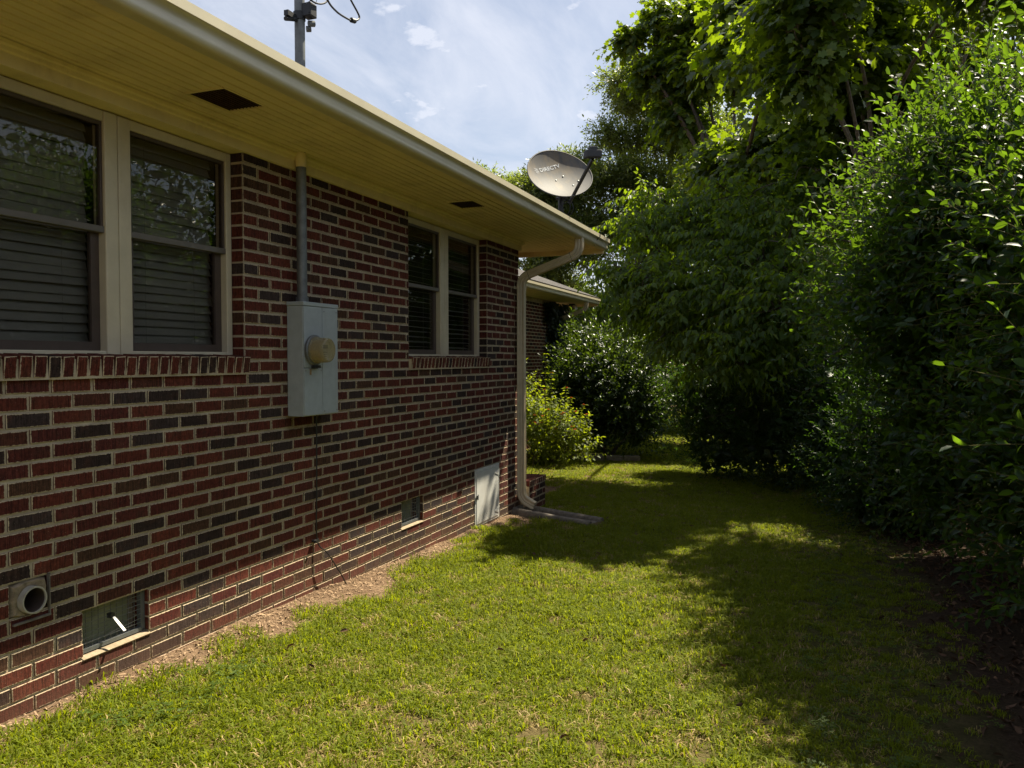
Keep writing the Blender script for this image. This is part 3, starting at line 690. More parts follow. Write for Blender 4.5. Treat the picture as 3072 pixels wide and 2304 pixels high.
def wpath(l, x): 
    out = []
    for px, py in l:
        d = _fw + _r * ((px - 1536) / CF) - _u * ((py - 1152) / CF); out.append(CAM + d * ((x - CAM.x) / d.x))
    return out
lo = wpath([(905, -60), (922, -12), (945, 8), (968, 11), (983, -2), (978, -40), (955, -70), (935, -60)], .16)
MB().tube(bez(lo, 8), .0055, 7).build('drip_loop', 'cable', ms)
lo = wpath([(965, -70), (982, -2), (1008, 33), (1040, 55), (1058, 62), (1072, 60), (1078, 52), (1072, 36), (1050, -5), (1020, -70)], .20)
MB().tube(bez(lo, 8), .0062, 7).build('drip_loop', 'cable', ms)
c_ = wpath([(1054, 60), (1064, 63)], .20); MB().tube([c_[0], c_[1]], .016, 10).build('splice', 'dark', ms)
MB().tube(wpath([(923, 42), (948, 8), (955, -20)], .14), .0018, 5).tube(bez(wpath([(915, 20), (918, 10), (930, 3), (948, -6)], .15), 5), .0018, 5).build('thin_wire', 'cable', ms)

# ------------------------------------------------------------------ dryer vent pipe stub
pp = empty('drain_pipe_stub', (0, 2.30, .46)); tag(pp, 'round grey PVC pipe stub set in a rough mortar patch low in wall', 'pipe')
RX2 = Matrix.Translation((-.09, 2.303, .462)) @ Matrix.Rotation(math.pi / 2, 4, 'Y')
MB().lathe([(.050, .0), (.055, .0), (.055, .118), (.0545, .119), (.0485, .119), (.048, .117), (.048, -.35), (.0, -.35)], RX2, 28).build('pipe', 'pvc', pp, smooth=True)
MB().lathe([(.0478, .112), (.0470, .06), (.0470, -.33), (.0, -.33)], RX2, 28).build('pipe_inside', 'sash', pp, smooth=True)
pm = []
for k in range(26):
    a = 2 * math.pi * k / 26; sq = 1 / max(abs(math.cos(a)), abs(math.sin(a))); pm.append((a, sq))
mb = MB(); vs = []
for a, sq in pm: vs.append((.000 + random.uniform(-.002, .003), 2.303 + .0565 * math.cos(a), .462 + .0565 * math.sin(a)))
for a, sq in pm: vs.append((.0035 + random.uniform(-.002, .004), 2.303 + .071 * sq ** .85 * math.cos(a) + random.uniform(-.004, .004), .470 + .062 * sq ** .85 * math.sin(a) + random.uniform(-.004, .004)))
for a, sq in pm: vs.append((-.03, 2.303 + .088 * sq * math.cos(a), .470 + .074 * sq * math.sin(a)))
n = 26; mb.add(vs, [(r * n + k, r * n + (k + 1) % n, (r + 1) * n + (k + 1) % n, (r + 1) * n + k) for r in (0, 1) for k in range(n)]).build('mortar_patch', 'patch', pp, smooth=True)
MB().box((-.004, 2.225, .375), (.012, 2.388, .383)).box((-.004, 2.384, .383), (.009, 2.389, .55)).build('flange_edge', 'concrete', pp)

# ------------------------------------------------------------------ satellite dish
DY = 7.95
dc = at(1680, 518.5, DY)
sd = empty('satellite_dish', (dc.x - .02, DY + .02, 2.80)); tag(sd, 'grey oval satellite dish on a short mast at the roof edge', 'satellite dish')
dn = (-_fw * (math.cos(.532) * math.cos(.518)) + _r * (math.sin(.532) * math.cos(.518)) + Vector((0, 0, 1)) * math.sin(.518)).normalized()
ax = Vector((0, 0, 1)).cross(dn).normalized(); ay = dn.cross(ax)          # wide axis, tall axis
ca, sa = math.cos(.382), math.sin(.382); ax, ay = ax * ca + ay * sa, ay * ca - ax * sa
RW, RH, DEP = .426, .297, .075
def dpt(u, v, off=0): return dc + ax * (u * RW) + ay * (v * RH) + dn * (DEP * (u * u + v * v) - DEP + off)
mb = MB(); NR, NA = 12, 56; vs = [dpt(0, 0)]; fs = []
for i in range(1, NR + 1):
    for k in range(NA):
        t = 2 * math.pi * k / NA; r = i / NR; egg = 1 + .06 * math.sin(t) * -1
        vs.append(dpt(r * math.cos(t) * (1 - .06 * math.sin(t)), r * math.sin(t), 0))
nf = len(vs); vs += [v - dn * .006 for v in vs]
for off, fl in ((0, 0), (nf, 1)):
    for k in range(NA):
        q = (off, off + 1 + k, off + 1 + (k + 1) % NA); fs.append(q if not fl else q[::-1])
    for i in range(NR - 1):
        for k in range(NA):
            a, b = off + 1 + i * NA + k, off + 1 + i * NA + (k + 1) % NA; q = (a, a + NA, b + NA, b); fs.append(q if not fl else q[::-1])
refl = mb.add(vs, fs).build('reflector', 'dish', sd, smooth=True)
rim = [dpt(math.cos(t) * (1 - .06 * math.sin(t)), math.sin(t)) - dn * .004 for t in (2 * math.pi * k / 56 for k in range(57))]
MB().tube(rim, .0075, 8, False).build('rim', 'dish', refl, smooth=True)
def lettering():
    cu = bpy.data.curves.new('t', 'FONT'); cu.body = 'DIRECTV'; cu.size = 1.0; cu.space_character = 1.02; cu.resolution_u = 3; cu.offset = .022
    to = bpy.data.objects.new('t', cu); COL.objects.link(to)
    dg = bpy.context.evaluated_depsgraph_get(); me = bpy.data.meshes.new_from_object(to.evaluated_get(dg)); bpy.data.objects.remove(to)
    import bmesh
    bm = bmesh.new(); bm.from_mesh(me)
    for _ in range(2): bmesh.ops.subdivide_edges(bm, edges=[e for e in bm.edges if e.calc_length() > .12], cuts=1, use_grid_fill=False)
    bmesh.ops.triangulate(bm, faces=bm.faces[:])
    xs = [v.co.x for v in bm.verts]; w = max(xs) - min(xs)
    for v in bm.verts:
        u = -.40 + (v.co.x - min(xs)) / w * .72; q = .34 + v.co.y * .19; v.co = dpt(u, q, .0025)
    me2 = bpy.data.meshes.new('lettering'); bm.to_mesh(me2); bm.free(); me2.materials.append(M['logo'])
    o = bpy.data.objects.new('lettering', me2); COL.objects.link(o); local(o, refl)
    mb = MB()                                                       # striped globe mark
    for k in range(5):
        v0 = .315 + k * .042; hw = .066 * math.sqrt(max(0, 1 - ((k - 2) / 2.75) ** 2))
        p = []; N = 8
        for i in range(N + 1):
            u = -.535 + hw * (2 * i / N - 1); c = .018 * (1 - (2 * i / N - 1) ** 2); p.append((dpt(u, v0 - c, .0025), dpt(u, v0 - c + .024 * (.25 + .75 * i / N if k % 2 else 1 - .75 * i / N), .0025)))
        mb.add([q for a in p for q in a], [(2 * i, 2 * i + 2, 2 * i + 3, 2 * i + 1) for i in range(N)])
    mb.build('globe_mark', 'logo', refl)
lettering()
for u, v in ((-.08, -.10), (.22, -.02), (.26, -.52), (.50, -.42)):
    p = dpt(u, v, .001); MB().lathe([(0, .006), (.007, .005), (.0105, .001), (.0105, -.004)], Matrix.Translation(p) @ dn.to_track_quat('Z', 'Y').to_matrix().to_4x4(), 12).build('bolt', 'bolt', refl, smooth=True)
tip = at(1778, 476, DY - .30); root = at(1714, 598, DY + .03)
R_ = (tip - root); e1 = R_.normalized()
MB().sweep([root - e1 * .05, root, root + R_ * .5, tip], [(-.013, -.02), (.013, -.02), (.013, .02), (-.013, .02)], _r).build('feed_arm', 'dishmetal', sd, bevel=.004)
ld = (dc - tip).normalized(); lx = _r; lm = Matrix((lx, ld.cross(lx).normalized(), ld)).transposed()
cn = at(1779, 462, DY - .31)
MB().box((-.075, -.042, -.03), (.075, .042, .035), lm, cn).build('feed_head', 'dishmetal', sd, bevel=.014)
MB().box((-.035, -.075, -.02), (.035, -.035, .02), lm, cn).build('feed_neck', 'dishmetal', sd, bevel=.006)
for k in (-.045, 0, .045): MB().lathe([(.0, .062), (.019, .060), (.022, .03)], Matrix.Translation(cn + lx * k) @ ld.to_track_quat('Z', 'Y').to_matrix().to_4x4(), 14).build('feed_horn', 'logo', sd, smooth=True)
mbse = at(1682, 640, DY + .10); mtop = at(1682, 585, DY + .10)
mz = 2.766 + (.738 - mbse.x) * .34
MB().tube([(mbse.x, mbse.y, mz - .01), (mbse.x, mbse.y, mtop.z + .06)], .026, 16).build('mast', 'dishmetal', sd, smooth=True)
MB().box((mbse.x - .08, mbse.y - .10, mz - .03), (mbse.x + .08, mbse.y + .10, mz + .012)).build('roof_foot', 'dishmetal', sd)
MB().box((-.07, -.06, -.06), (.07, .06, .0), dn.to_track_quat('Z', 'Y').to_matrix(), dpt(0, -.25, -.02)).tube([at(1668, 596, DY + .1), at(1697, 596, DY + .1)], .018, 8).build('bracket', 'dishmetal', sd, bevel=.006)
for j, (w_, h_) in enumerate(((14, 26), (11, 22), (17, 24))):
    c0 = (1697 + j * 3, 620 + j * 2)
    pts = [at(c0[0] + w_ * math.cos(t), c0[1] + h_ * math.sin(t), DY - .02 * j) for t in (2 * math.pi * k / 20 for k in range(21))]
    MB().tube(pts, .0035, 6).build('coil_cable', 'cable', sd)
MB().tube(bez([root - e1 * .03, at(1700, 608, DY), at(1688, 616, DY), at(1690, 640, DY)], 6), .0035, 6).build('coil_cable', 'cable', sd)

# ------------------------------------------------------------------ splash block, planter, edging
sb = MB()
dirv = Vector((.93, -.22, 0)).normalized(); sdv = Vector((.22, .93, 0)).normalized(); o0 = Vector((.02, 7.87, 0)); zb = -.215
N = 14
def rail(side):
    out = []
    for i in range(N + 1):
        t = i / N; hgt = .105 - .045 * t; c = o0 + dirv * (.92 * t) + sdv * side * (.105 + .015 * t); ring = []
        for k in range(9):
            a = math.pi * k / 8; ring.append(c + sdv * (.042 * math.cos(a)) + Vector((0, 0, zb + .01 + (hgt - .01) * (math.sin(a) ** .6) + random.uniform(-.0015, .0015))))
        out.append(ring)
    vs = [v for r in out for v in r]; fs = [(i * 9 + k, i * 9 + k + 1, (i + 1) * 9 + k + 1, (i + 1) * 9 + k) for i in range(N) for k in range(8)] + [tuple(range(9)), tuple(range(N * 9 + 8, N * 9 - 1, -1))]
    sb.add(vs, fs)
rail(1); rail(-1)
q = [o0 + dirv * a + sdv * b for a, b in ((-.02, -.12), (.9, -.13), (.9, .13), (-.02, .12))]
sb.add([v + Vector((0, 0, zb + .045 - .02 * (i in (1, 2)))) for i, v in enumerate(q)] + [v + Vector((0, 0, zb - .03)) for v in q], [(0, 1, 2, 3), (0, 4, 5, 1), (1, 5, 6, 2), (2, 6, 7, 3), (3, 7, 4, 0)])
q = [o0 + dirv * a + sdv * b for a, b in ((-.03, -.13), (.01, -.13), (.01, .13), (-.03, .13))]
sb.add([v + Vector((0, 0, zb + .10)) for v in q] + [v + Vector((0, 0, zb - .03)) for v in q], [(0, 1, 2, 3), (0, 4, 5, 1), (1, 5, 6, 2), (2, 6, 7, 3), (3, 7, 4, 0)])
o = sb.build('splash_block', 'concrete', smooth=True); tag(o, 'long weathered concrete splash block under the downspout elbow', 'splash block')

pl = empty('brick_planter', (-.5, 8.2, -.25)); tag(pl, 'low dark red brick planter box at the house corner behind downspout', 'planter')
PX, PY0, PY1, PT = .115, WE + .015, 8.46, .142
MB().box((-1.6, PY1 - .10, -.6), (PX - .0065, PY1 - .0065, PT - .06)).box((PX - .1, PY0, -.6), (PX - .0065, PY1 - .1, PT - .06)).build('mortar_core', 'mortar', pl)
MB().box((-1.6, PY0, -.6), (PX - .101, PY1 - .101, PT - .10)).build('soil', 'ground', pl)
for zi in range(7):
    zc = PT - .0635 - H * (zi + .5) + .0
    off = .5 if zi % 2 else 0; y = PY1 - off * L * .5
    cuts = [PY1]; y = PY1 - (L / 2 if zi % 2 else L)
    while y > PY0 + .03: cuts.append(y); y -= L
    cuts.append(PY0)
    for a, b in zip(cuts[1:], cuts[:-1]):
        place_brick(brick_mesh(b - a - JW, H - JW, .095, zi % 4), (PX, (a + b) / 2, zc), pl, tintv())
    for k in range(7):
        xa = PX - .105 - (k + (.5 if zi % 2 else 0)) * L
        place_brick(brick_mesh(L - JW, H - JW, .05, k % 4), (xa - L / 2 + .1, PY1 - .001, zc), pl, tintv(), (0, 0, math.pi / 2))
capb = brick_mesh(.0575, .0575, .20, 1)
for k in range(8): place_brick(brick_mesh(.0575, .0595, .205, k % 4), (PX + .004, PY0 + .035 + k * .0672, PT - .031), pl, random.choice([.1, .3, .5]))
for k in range(20): place_brick(brick_mesh(.0575, .0595, .205, k % 4), (PX - .24 - k * .0672, PY1 + .003, PT - .031), pl, random.choice([.1, .3, .5]), (0, 0, math.pi / 2))
tw = MB()
for p in ([(-.02, 8.30, .04), (.02, 8.28, .20), (.06, 8.26, .38)], [(.0, 8.2, .03), (.12, 8.2, .18), (.34, 8.15, .30)], [(-.06, 8.3, .03), (-.05, 8.3, .25), (-.03, 8.3, .42)]): tw.tube(bez(p, 4), [.004] * 5 + [.0025] * 4, 5)
tag(tw.build('bare_twigs', 'bark'), 'bare brown twigs sticking up from the low brick planter', 'twigs')
for i, (x, y) in enumerate(((-1.30, 13.40), (-1.02, 13.62), (-.74, 13.80), (-.45, 13.95), (-.15, 14.02))):
    z = gz(y); b = MB().box((-.15, -.08, -.06), (.15, .08, .13)); R = Matrix.Rotation(math.radians(34 - 6 * i), 3, 'Z')
    b.v = [tuple(R @ (Vector(v) + Vector((random.uniform(-.02, .02), random.uniform(-.02, .02), random.uniform(-.015, .015)))) + Vector((x, y, z))) for v in b.v]
    o = b.build('edging_stone', 'stone', bevel=.02); tag(o, ['rough edging stone at the foot of the lantana, nearest the house', 'second rough edging stone from the lantana in the bed border', 'third rough edging stone from the lantana in the bed border', 'fourth edging stone from the lantana, half in camellia shade', 'last edging stone under the camellia, in deep shade'][i], 'edging stone', 'stones edging the flower bed')
# flood light under the wing eave
fl = empty('flood_light', (WX + .25, 17.2, SZ)); tag(fl, 'small twin flood light under the far eave of the wing', 'flood light')
c = at(1716, 912, 17.2)
MB().box((c.x - .06, 17.15, SZ - .05), (c.x + .06, 17.25, SZ - .0005)).box((c.x - .03, 17.18, SZ - .14), (c.x + .03, 17.22, SZ - .05)).build('bracket', 'dark', fl)
for px, py in ((1702, 930), (1726, 922)):
    p = at(px, py, 17.15); MB().lathe([(0, .0), (.055, .0), (.065, .02), (.05, .09), (.02, .14), (0, .14)], Matrix.Translation(p) @ Matrix.Rotation(math.pi / 2 + .4, 4, 'X'), 14).build('lamp_head', 'glow', fl, smooth=True)

# ------------------------------------------------------------------ foliage
def tri_mesh(name, V, T, tint, mat, smooth=False):
    me = bpy.data.meshes.new(name); nv, nt = len(V), len(T)
    me.vertices.add(nv); me.vertices.foreach_set('co', np.ascontiguousarray(V, np.float32).ravel())
    me.loops.add(nt * 3); me.loops.foreach_set('vertex_index', np.ascontiguousarray(T, np.int32).ravel())
    me.polygons.add(nt); me.polygons.foreach_set('loop_start', np.arange(0, nt * 3, 3, dtype=np.int32))
    if smooth: me.polygons.foreach_set('use_smooth', np.ones(nt, bool))
    me.update(calc_edges=True)
    if tint is not None:
        a = me.attributes.new('tint', 'FLOAT', 'POINT'); a.data.foreach_set('value', np.ascontiguousarray(tint, np.float32))
    me.materials.append(M[mat]); return me
def T_(v, t): return np.array(v, float), np.array(t, int)
LEAF = {
 'ovate': T_([(0, 0, 0), (.30, -.42, .10), (.68, -.40, .06), (1, 0, -.10), (.68, .40, .06), (.30, .42, .10), (.33, 0, .0), (.70, 0, -.02)],
             [(0, 1, 6), (6, 1, 2), (6, 2, 7), (7, 2, 3), (7, 3, 4), (6, 7, 4), (6, 4, 5), (0, 6, 5)]),
 'point': T_([(0, 0, 0), (.35, -.48, .08), (.35, .48, .08), (.38, 0, 0), (1, 0, -.16), (.72, -.30, .0), (.72, .30, .0)],
             [(0, 1, 3), (0, 3, 2), (3, 1, 5), (3, 5, 4), (3, 4, 6), (3, 6, 2)]),
 'lobe': T_([(0, 0, 0), (.16, -.50, .06), (.36, -.30, .02), (.62, -.58, .02), (.72, -.24, -.02), (1, 0, -.10), (.72, .24, -.02), (.62, .58, .02), (.36, .30, .02), (.16, .50, .06), (.42, 0, .03)],
            [(0, 1, 10), (1, 2, 10), (2, 3, 10), (3, 4, 10), (4, 5, 10), (5, 6, 10), (6, 7, 10), (7, 8, 10), (8, 9, 10), (9, 0, 10)]),
 'quad': T_([(0, 0, 0), (.45, -.42, .10), (1, 0, -.05), (.45, .42, .10)], [(0, 1, 2), (0, 2, 3)]),
}
def unit(a): return a / np.maximum(np.linalg.norm(a, axis=-1, keepdims=True), 1e-9)
def frames(D, N):
    D = unit(D); B = unit(np.cross(N, D)); N = np.cross(D, B); return D, B, N
def leaves(P, D, N, ln, wd, kind):
    v, t = LEAF[kind]; D, B, N = frames(D, N); k = len(v)
    V = P[:, None] + D[:, None] * (v[None, :, 0:1] * ln[:, None, None]) + B[:, None] * (v[None, :, 1:2] * wd[:, None, None]) + N[:, None] * (v[None, :, 2:3] * ln[:, None, None])
    T = t[None] + (np.arange(len(P)) * k)[:, None, None]
    return V.reshape(-1, 3), T.reshape(-1, 3), np.repeat(rng.random(len(P)), k)
def twig_mesh(paths, r0, r1):
    """thin three-sided twigs along (M,K,3) paths"""
    Mn, K, _ = paths.shape; tg = np.gradient(paths, axis=1); tg = unit(tg); a = unit(np.cross(tg, np.array([.3, .2, .93]))); b = np.cross(tg, a)
    rad = np.linspace(r0, r1, K)[None, :, None]; ring = [paths + rad * (a * math.cos(q) + b * math.sin(q)) for q in (0, 2.094, 4.189)]
    V = np.stack(ring, 2).reshape(-1, 3); base = (np.arange(Mn) * K * 3)[:, None, None] + (np.arange(K - 1) * 3)[None, :, None]
    T = []
    for k in range(3):
        n = (k + 1) % 3; T += [np.concatenate([base + k, base + n, base + 3 + n], -1), np.concatenate([base + k, base + 3 + n, base + 3 + k], -1)]
    return V, np.concatenate([q.reshape(-1, 3) for q in T])
Z3 = np.array([0, 0, 1.0])
def make_sprays(A, Dr, ln, nl, droop, hang, beta, flat):
    Mn = len(A); s = (np.arange(nl) + .6) / nl; L_ = ln[:, None]
    P = A[:, None] + Dr[:, None] * (s[None] * L_)[..., None] - Z3 * (droop * s[None] ** 2 * L_)[..., None]
    T = unit(Dr[:, None] - Z3 * (2 * droop * s[None])[..., None] + 0 * P)
    side = unit(np.cross(T, Z3) + 1e-4); up = np.cross(side, T)
    if flat: phi = np.where(np.arange(nl) % 2, 0.0, math.pi)[None] + rng.normal(0, .35, (Mn, nl))
    else: phi = (np.arange(nl) * 2.4)[None] + rng.random((Mn, 1)) * 6.28 + rng.normal(0, .3, (Mn, nl))
    be = np.radians(beta) * rng.uniform(.65, 1.25, (Mn, nl)); be[:, -1] *= .25
    rad = side * np.cos(phi)[..., None] + up * np.sin(phi)[..., None]
    D = T * np.cos(be)[..., None] + rad * np.sin(be)[..., None] - Z3 * hang * rng.uniform(.4, 1.4, (Mn, nl, 1))
    D = unit(D)
    if flat: N = up + rng.normal(0, .35, D.shape)
    else: N = T * .8 + Z3 * .5 + rng.normal(0, .3, D.shape)
    return P.reshape(-1, 3), D.reshape(-1, 3), N.reshape(-1, 3), P
def proj(P):
    d = P - np.array(CAM); z = d @ np.array(_fw); return 1536 + CF * (d @ np.array(_r)) / z, 1152 - CF * (d @ np.array(_u)) / z, z
def plant(name, label, cat, base, blobs, mat, kind, ll, lw, sl=.35, nl=8, droop=.25, hang=0., beta=50, upb=.25, flat=False, bark='bark', trunk=.06, group=None,
          leafparts=0, twig=True, rin=.45, stems=1, inner=.0, limb=True, crown='crown', subs=7, dens=1.6, core=0, cs=.16, clump=0, zf=1.0):
    o = empty(name, base); tag(o, label, cat, group)
    A, Dr, Ln = [], [], []; centers = []; blobs = [(*b[:6], int(b[6] * dens)) for b in blobs]
    main = [Vector(b[:3]) for b in blobs]
    if clump:
        nb = []
        for b in blobs:
            for _ in range(clump):
                d = unit(rng.normal(0, 1, 3)) * rng.random() ** .5 * .78; k = rng.uniform(.34, .56)
                nb.append((b[0] + d[0] * b[3], b[1] + d[1] * b[4], b[2] + d[2] * b[5], b[3] * k, b[4] * k, b[5] * k * .7, int(b[6] / clump * k * 2.2)))
        blobs = nb
    for (cx, cy, cz, rx, ry, rz, m) in blobs:
        d = unit(rng.normal(0, 1, (m, 3))); r = rin + (1 - rin) * rng.random((m, 1)) ** .6
        # uneven outline: lumps
        lump = 1 + .16 * np.sin(d[:, :1] * 5 + cx * 3) * np.sin(d[:, 1:2] * 4 + cy) + .10 * rng.normal(0, 1, (m, 1))
        a = np.array([cx, cy, cz]) + d * np.array([rx, ry, rz]) * r * lump
        dr = unit(d / np.array([rx, ry, rz]) * min(rx, ry, rz) + Z3 * upb + rng.normal(0, .38, (m, 3))); dr[:, 2] *= zf; dr = unit(dr)
        ok = a[:, 2] > gz(a[:, 1]) + .10
        A.append(a[ok]); Dr.append(dr[ok]); Ln.append(sl * rng.uniform(.6, 1.3, ok.sum())); centers.append((Vector((cx, cy, cz)), a[ok]))
    A = np.concatenate(A); Dr = np.concatenate(Dr); Ln = np.concatenate(Ln)
    P, D, N, paths = make_sprays(A, Dr, Ln, nl, droop, hang, beta, flat)
    keep = (P[:, 2] > gz(P[:, 1]) + .02) & ~((P[:, 0] < .12) & (P[:, 1] < 8.0)) & (rng.random(len(P)) < .94)
    P, D, N = P[keep], D[keep], N[keep]
    sc = rng.uniform(.62, 1.15, len(P)); ln = ll * sc; wd = lw * sc * rng.uniform(.85, 1.1, len(P))
    off = np.array(base)
    if leafparts:                                                   # the leaves that show largest stand as single parts
        px, py, z = proj(P); vis = (px > 20) & (px < 3050) & (py > 20) & (py < 2280) & (z > .5)
        cell = (px // 46).astype(int) * 1000 + (py // 46).astype(int); front = np.full(len(P), False)
        order = np.argsort(z); seen = set()
        for i in order:
            if vis[i] and cell[i] not in seen: seen.add(cell[i]); front[i] = True
        score = np.where(front, ln / z, 0); pick = np.argsort(-score)[:leafparts]; pick = pick[score[pick] > 0]
        v, t = LEAF[kind]; ms_ = []
        for q in range(3):
            vv = v.copy(); vv[:, 1] *= lw / ll * (1, .9, 1.1)[q]; vv[:, 2] *= (1, 1.3, .7)[q]; ms_.append(tri_mesh('leaf', vv, t, None, mat, True))
        Df, Bf, Nf = frames(D[pick], N[pick])
        for i, (p, d, b, n_, l_) in enumerate(zip(P[pick], Df, Bf, Nf, ln[pick])):
            lo = bpy.data.objects.new('leaf', ms_[i % 3]); COL.objects.link(lo); lo.parent = o
            pl_ = p - off; lo.matrix_local = Matrix(((d[0] * l_, b[0] * l_, n_[0] * l_, pl_[0]), (d[1] * l_, b[1] * l_, n_[1] * l_, pl_[1]), (d[2] * l_, b[2] * l_, n_[2] * l_, pl_[2]), (0, 0, 0, 1)))
        m_ = np.ones(len(P), bool); m_[pick] = False; P, D, N, ln, wd = P[m_], D[m_], N[m_], ln[m_], wd[m_]
    V, T, tn = leaves(P, D, N, ln, wd, kind)
    if core:                                                        # oversized leaf quads added inside the crown to block light
        vol = np.array([b[3] * b[4] * b[5] for b in blobs]) ** .67; cnt = (core * vol / vol.sum()).astype(int); cp = []
        for b, m in zip(blobs, cnt):
            d = unit(rng.normal(0, 1, (m, 3))) * (.86 * rng.random((m, 1)) ** .4); cp.append(np.array(b[:3]) + d * np.array(b[3:6]))
        cp = np.concatenate(cp); cp = cp[(cp[:, 2] > gz(cp[:, 1]) + .05)]; m = len(cp)
        V2, T2, t2 = leaves(cp, rng.normal(0, 1, (m, 3)), rng.normal(0, 1, (m, 3)), rng.uniform(.7, 1.2, m) * cs, rng.uniform(.5, .8, m) * cs, 'quad')
        T = np.concatenate([T, T2 + len(V)]); V = np.concatenate([V, V2]); tn = np.concatenate([tn, t2 * .8])
    c = bpy.data.objects.new(crown, tri_mesh(crown, V - off, T, tn, mat, True)); COL.objects.link(c); c.parent = o; c['kind'] = 'stuff'
    if twig:
        pt = np.concatenate([A[:, None], paths[:, ::max(1, nl // 4)]], 1); V, T = twig_mesh(pt, .0032, .0012)
        c2 = bpy.data.objects.new('twigs', tri_mesh('twigs', V - off, T, None, 'twig')); COL.objects.link(c2); c2.parent = o; c2['kind'] = 'stuff'
    # trunk, limbs, branches
    b0 = Vector(base); low = min(q[0].z for q in centers); mean = sum((q[0] for q in centers), Vector()) / len(centers)
    for s in range(stems):
        off2 = Vector((random.uniform(-.25, .25), random.uniform(-.25, .25), 0)) * (stems > 1)
        top = b0 + off2 * .3 + (mean - b0) * .55; top.z = b0.z + (mean.z - b0.z) * (.75 if stems == 1 else random.uniform(.5, .9)); top += off2 * 2
        path = bez([b0 + off2 * .25 - Vector((0, 0, .1)), b0 + off2 * .6 + (top - b0) * .35 + Vector((random.uniform(-.08, .08), random.uniform(-.08, .08), 0)), b0 + (top - b0) * .7 + off2, top + off2], 5)
        MB().tube(path, [trunk / stems ** .35 * (1 - .55 * i / len(path)) for i in range(len(path))], 10).build('trunk', bark, o, smooth=True)
    if limb:
        lb = MB(); joints = []
        for cen in main:
            st = b0 + (top - b0) * random.uniform(.55, .98)
            mid = (st + cen) / 2 + Vector((random.uniform(-.2, .2), random.uniform(-.2, .2), random.uniform(-.1, .25))); p = bez([st, mid, cen], 5); lb.tube(p, [trunk * .40 * (1 - .65 * i / len(p)) for i in range(len(p))], 7, False); joints += p[3:]
        for cen, an in centers:
            j = min(joints, key=lambda q: (q - cen).length); k0 = len(lb.v)
            if clump: p = bez([j, (j + cen) / 2 + Vector((random.uniform(-.1, .1), random.uniform(-.1, .1), random.uniform(0, .15))), cen], 4); lb.tube(p, [trunk * .13 * (1 - .6 * i / len(p)) + .002 for i in range(len(p))], 5, False)
            for a in an[::max(1, len(an) // (subs * 3))][:subs * 3]:
                a = Vector(a); j2 = cen.lerp(j, random.uniform(0, .3)); m2 = (a + j2) / 2 + Vector((random.uniform(-.12, .12), random.uniform(-.12, .12), random.uniform(-.05, .15))); p = bez([j2, m2, a], 4)
                r_ = (trunk * .20 if not clump else trunk * .07); lb.tube(p, [r_ * (1 - .8 * i / len(p)) + .0015 for i in range(len(p))], 5, False)
        lb.build('branches', bark, o, smooth=True)
    return o
def B(px, py, y, rx, ry, rz, m):
    p = at(px, py, y); return (p.x, p.y, p.z, rx, ry, rz, m)
g_ = lambda x, y: (x, y, float(gz(y)))

holly = plant('holly_hedge', 'tall glossy dark green holly hedge filling the right side of the lawn', 'hedge', g_(4.4, 5.2),
    [(3.90, 6.8, 2.00, .90, 1.10, .92, 620), (4.06, 6.0, 2.45, .78, 1.0, .82, 600), (4.42, 4.75, 1.95, .76, 1.0, .95, 560), (4.45, 5.3, 1.0, .76, 1.4, .95, 560), (4.14, 6.9, .95, .80, .95, .95, 420),
     (4.50, 3.7, 1.35, .68, .9, 1.1, 420), (4.95, 6.7, 2.85, .95, 1.1, .65, 380), (4.7, 2.3, 1.3, .65, .9, 1.1, 160), (4.12, 3.9, 3.25, .30, .4, .28, 60), (4.7, .6, 1.5, .6, 1.0, 1.3, 120), (5.2, 5.0, 2.2, .9, 1.3, 1.0, 300)],
    'holly', 'ovate', .064, .033, sl=.33, nl=9, droop=.05, beta=52, upb=.45, stems=5, trunk=.06, leafparts=300, rin=.50, dens=1.9, core=26000, cs=.15)
def berries():
    mb = MB(); ph = (1 + 5 ** .5) / 2
    ico = [Vector(q).normalized() for q in ((-1, ph, 0), (1, ph, 0), (-1, -ph, 0), (1, -ph, 0), (0, -1, ph), (0, 1, ph), (0, -1, -ph), (0, 1, -ph), (ph, 0, -1), (ph, 0, 1), (-ph, 0, -1), (-ph, 0, 1))]
    fc = [(0, 11, 5), (0, 5, 1), (0, 1, 7), (0, 7, 10), (0, 10, 11), (1, 5, 9), (5, 11, 4), (11, 10, 2), (10, 7, 6), (7, 1, 8), (3, 9, 4), (3, 4, 2), (3, 2, 6), (3, 6, 8), (3, 8, 9), (4, 9, 5), (2, 4, 11), (6, 2, 10), (8, 6, 7), (9, 8, 1)]
    for c in range(46):
        b = random.choice([(3.78, 6.7, 2.05, .92, 1.15, .95), (3.92, 5.7, 2.55, .8, 1.1, .85), (4.22, 4.7, 2.45, .78, 1, 1), (4.38, 5.3, 1.1, .75, 1.4, 1.0), (4.15, 3.75, 3.2, .4, .5, .35)])
        d = Vector((-abs(random.gauss(0, 1)) - .3, -abs(random.gauss(0, .8)), random.gauss(0, .7))).normalized(); p = Vector((b[0] + d.x * b[3] * .97, b[1] + d.y * b[4] * .97, b[2] + d.z * b[5] * .97))
        for k in range(random.randint(5, 11)):
            q = p + Vector((random.gauss(0, .018), random.gauss(0, .018), random.gauss(0, .018))); mb.add([q + v * .006 for v in ico], fc)
    o = mb.build('berries', 'berry', holly, smooth=True); o['kind'] = 'stuff'
berries()
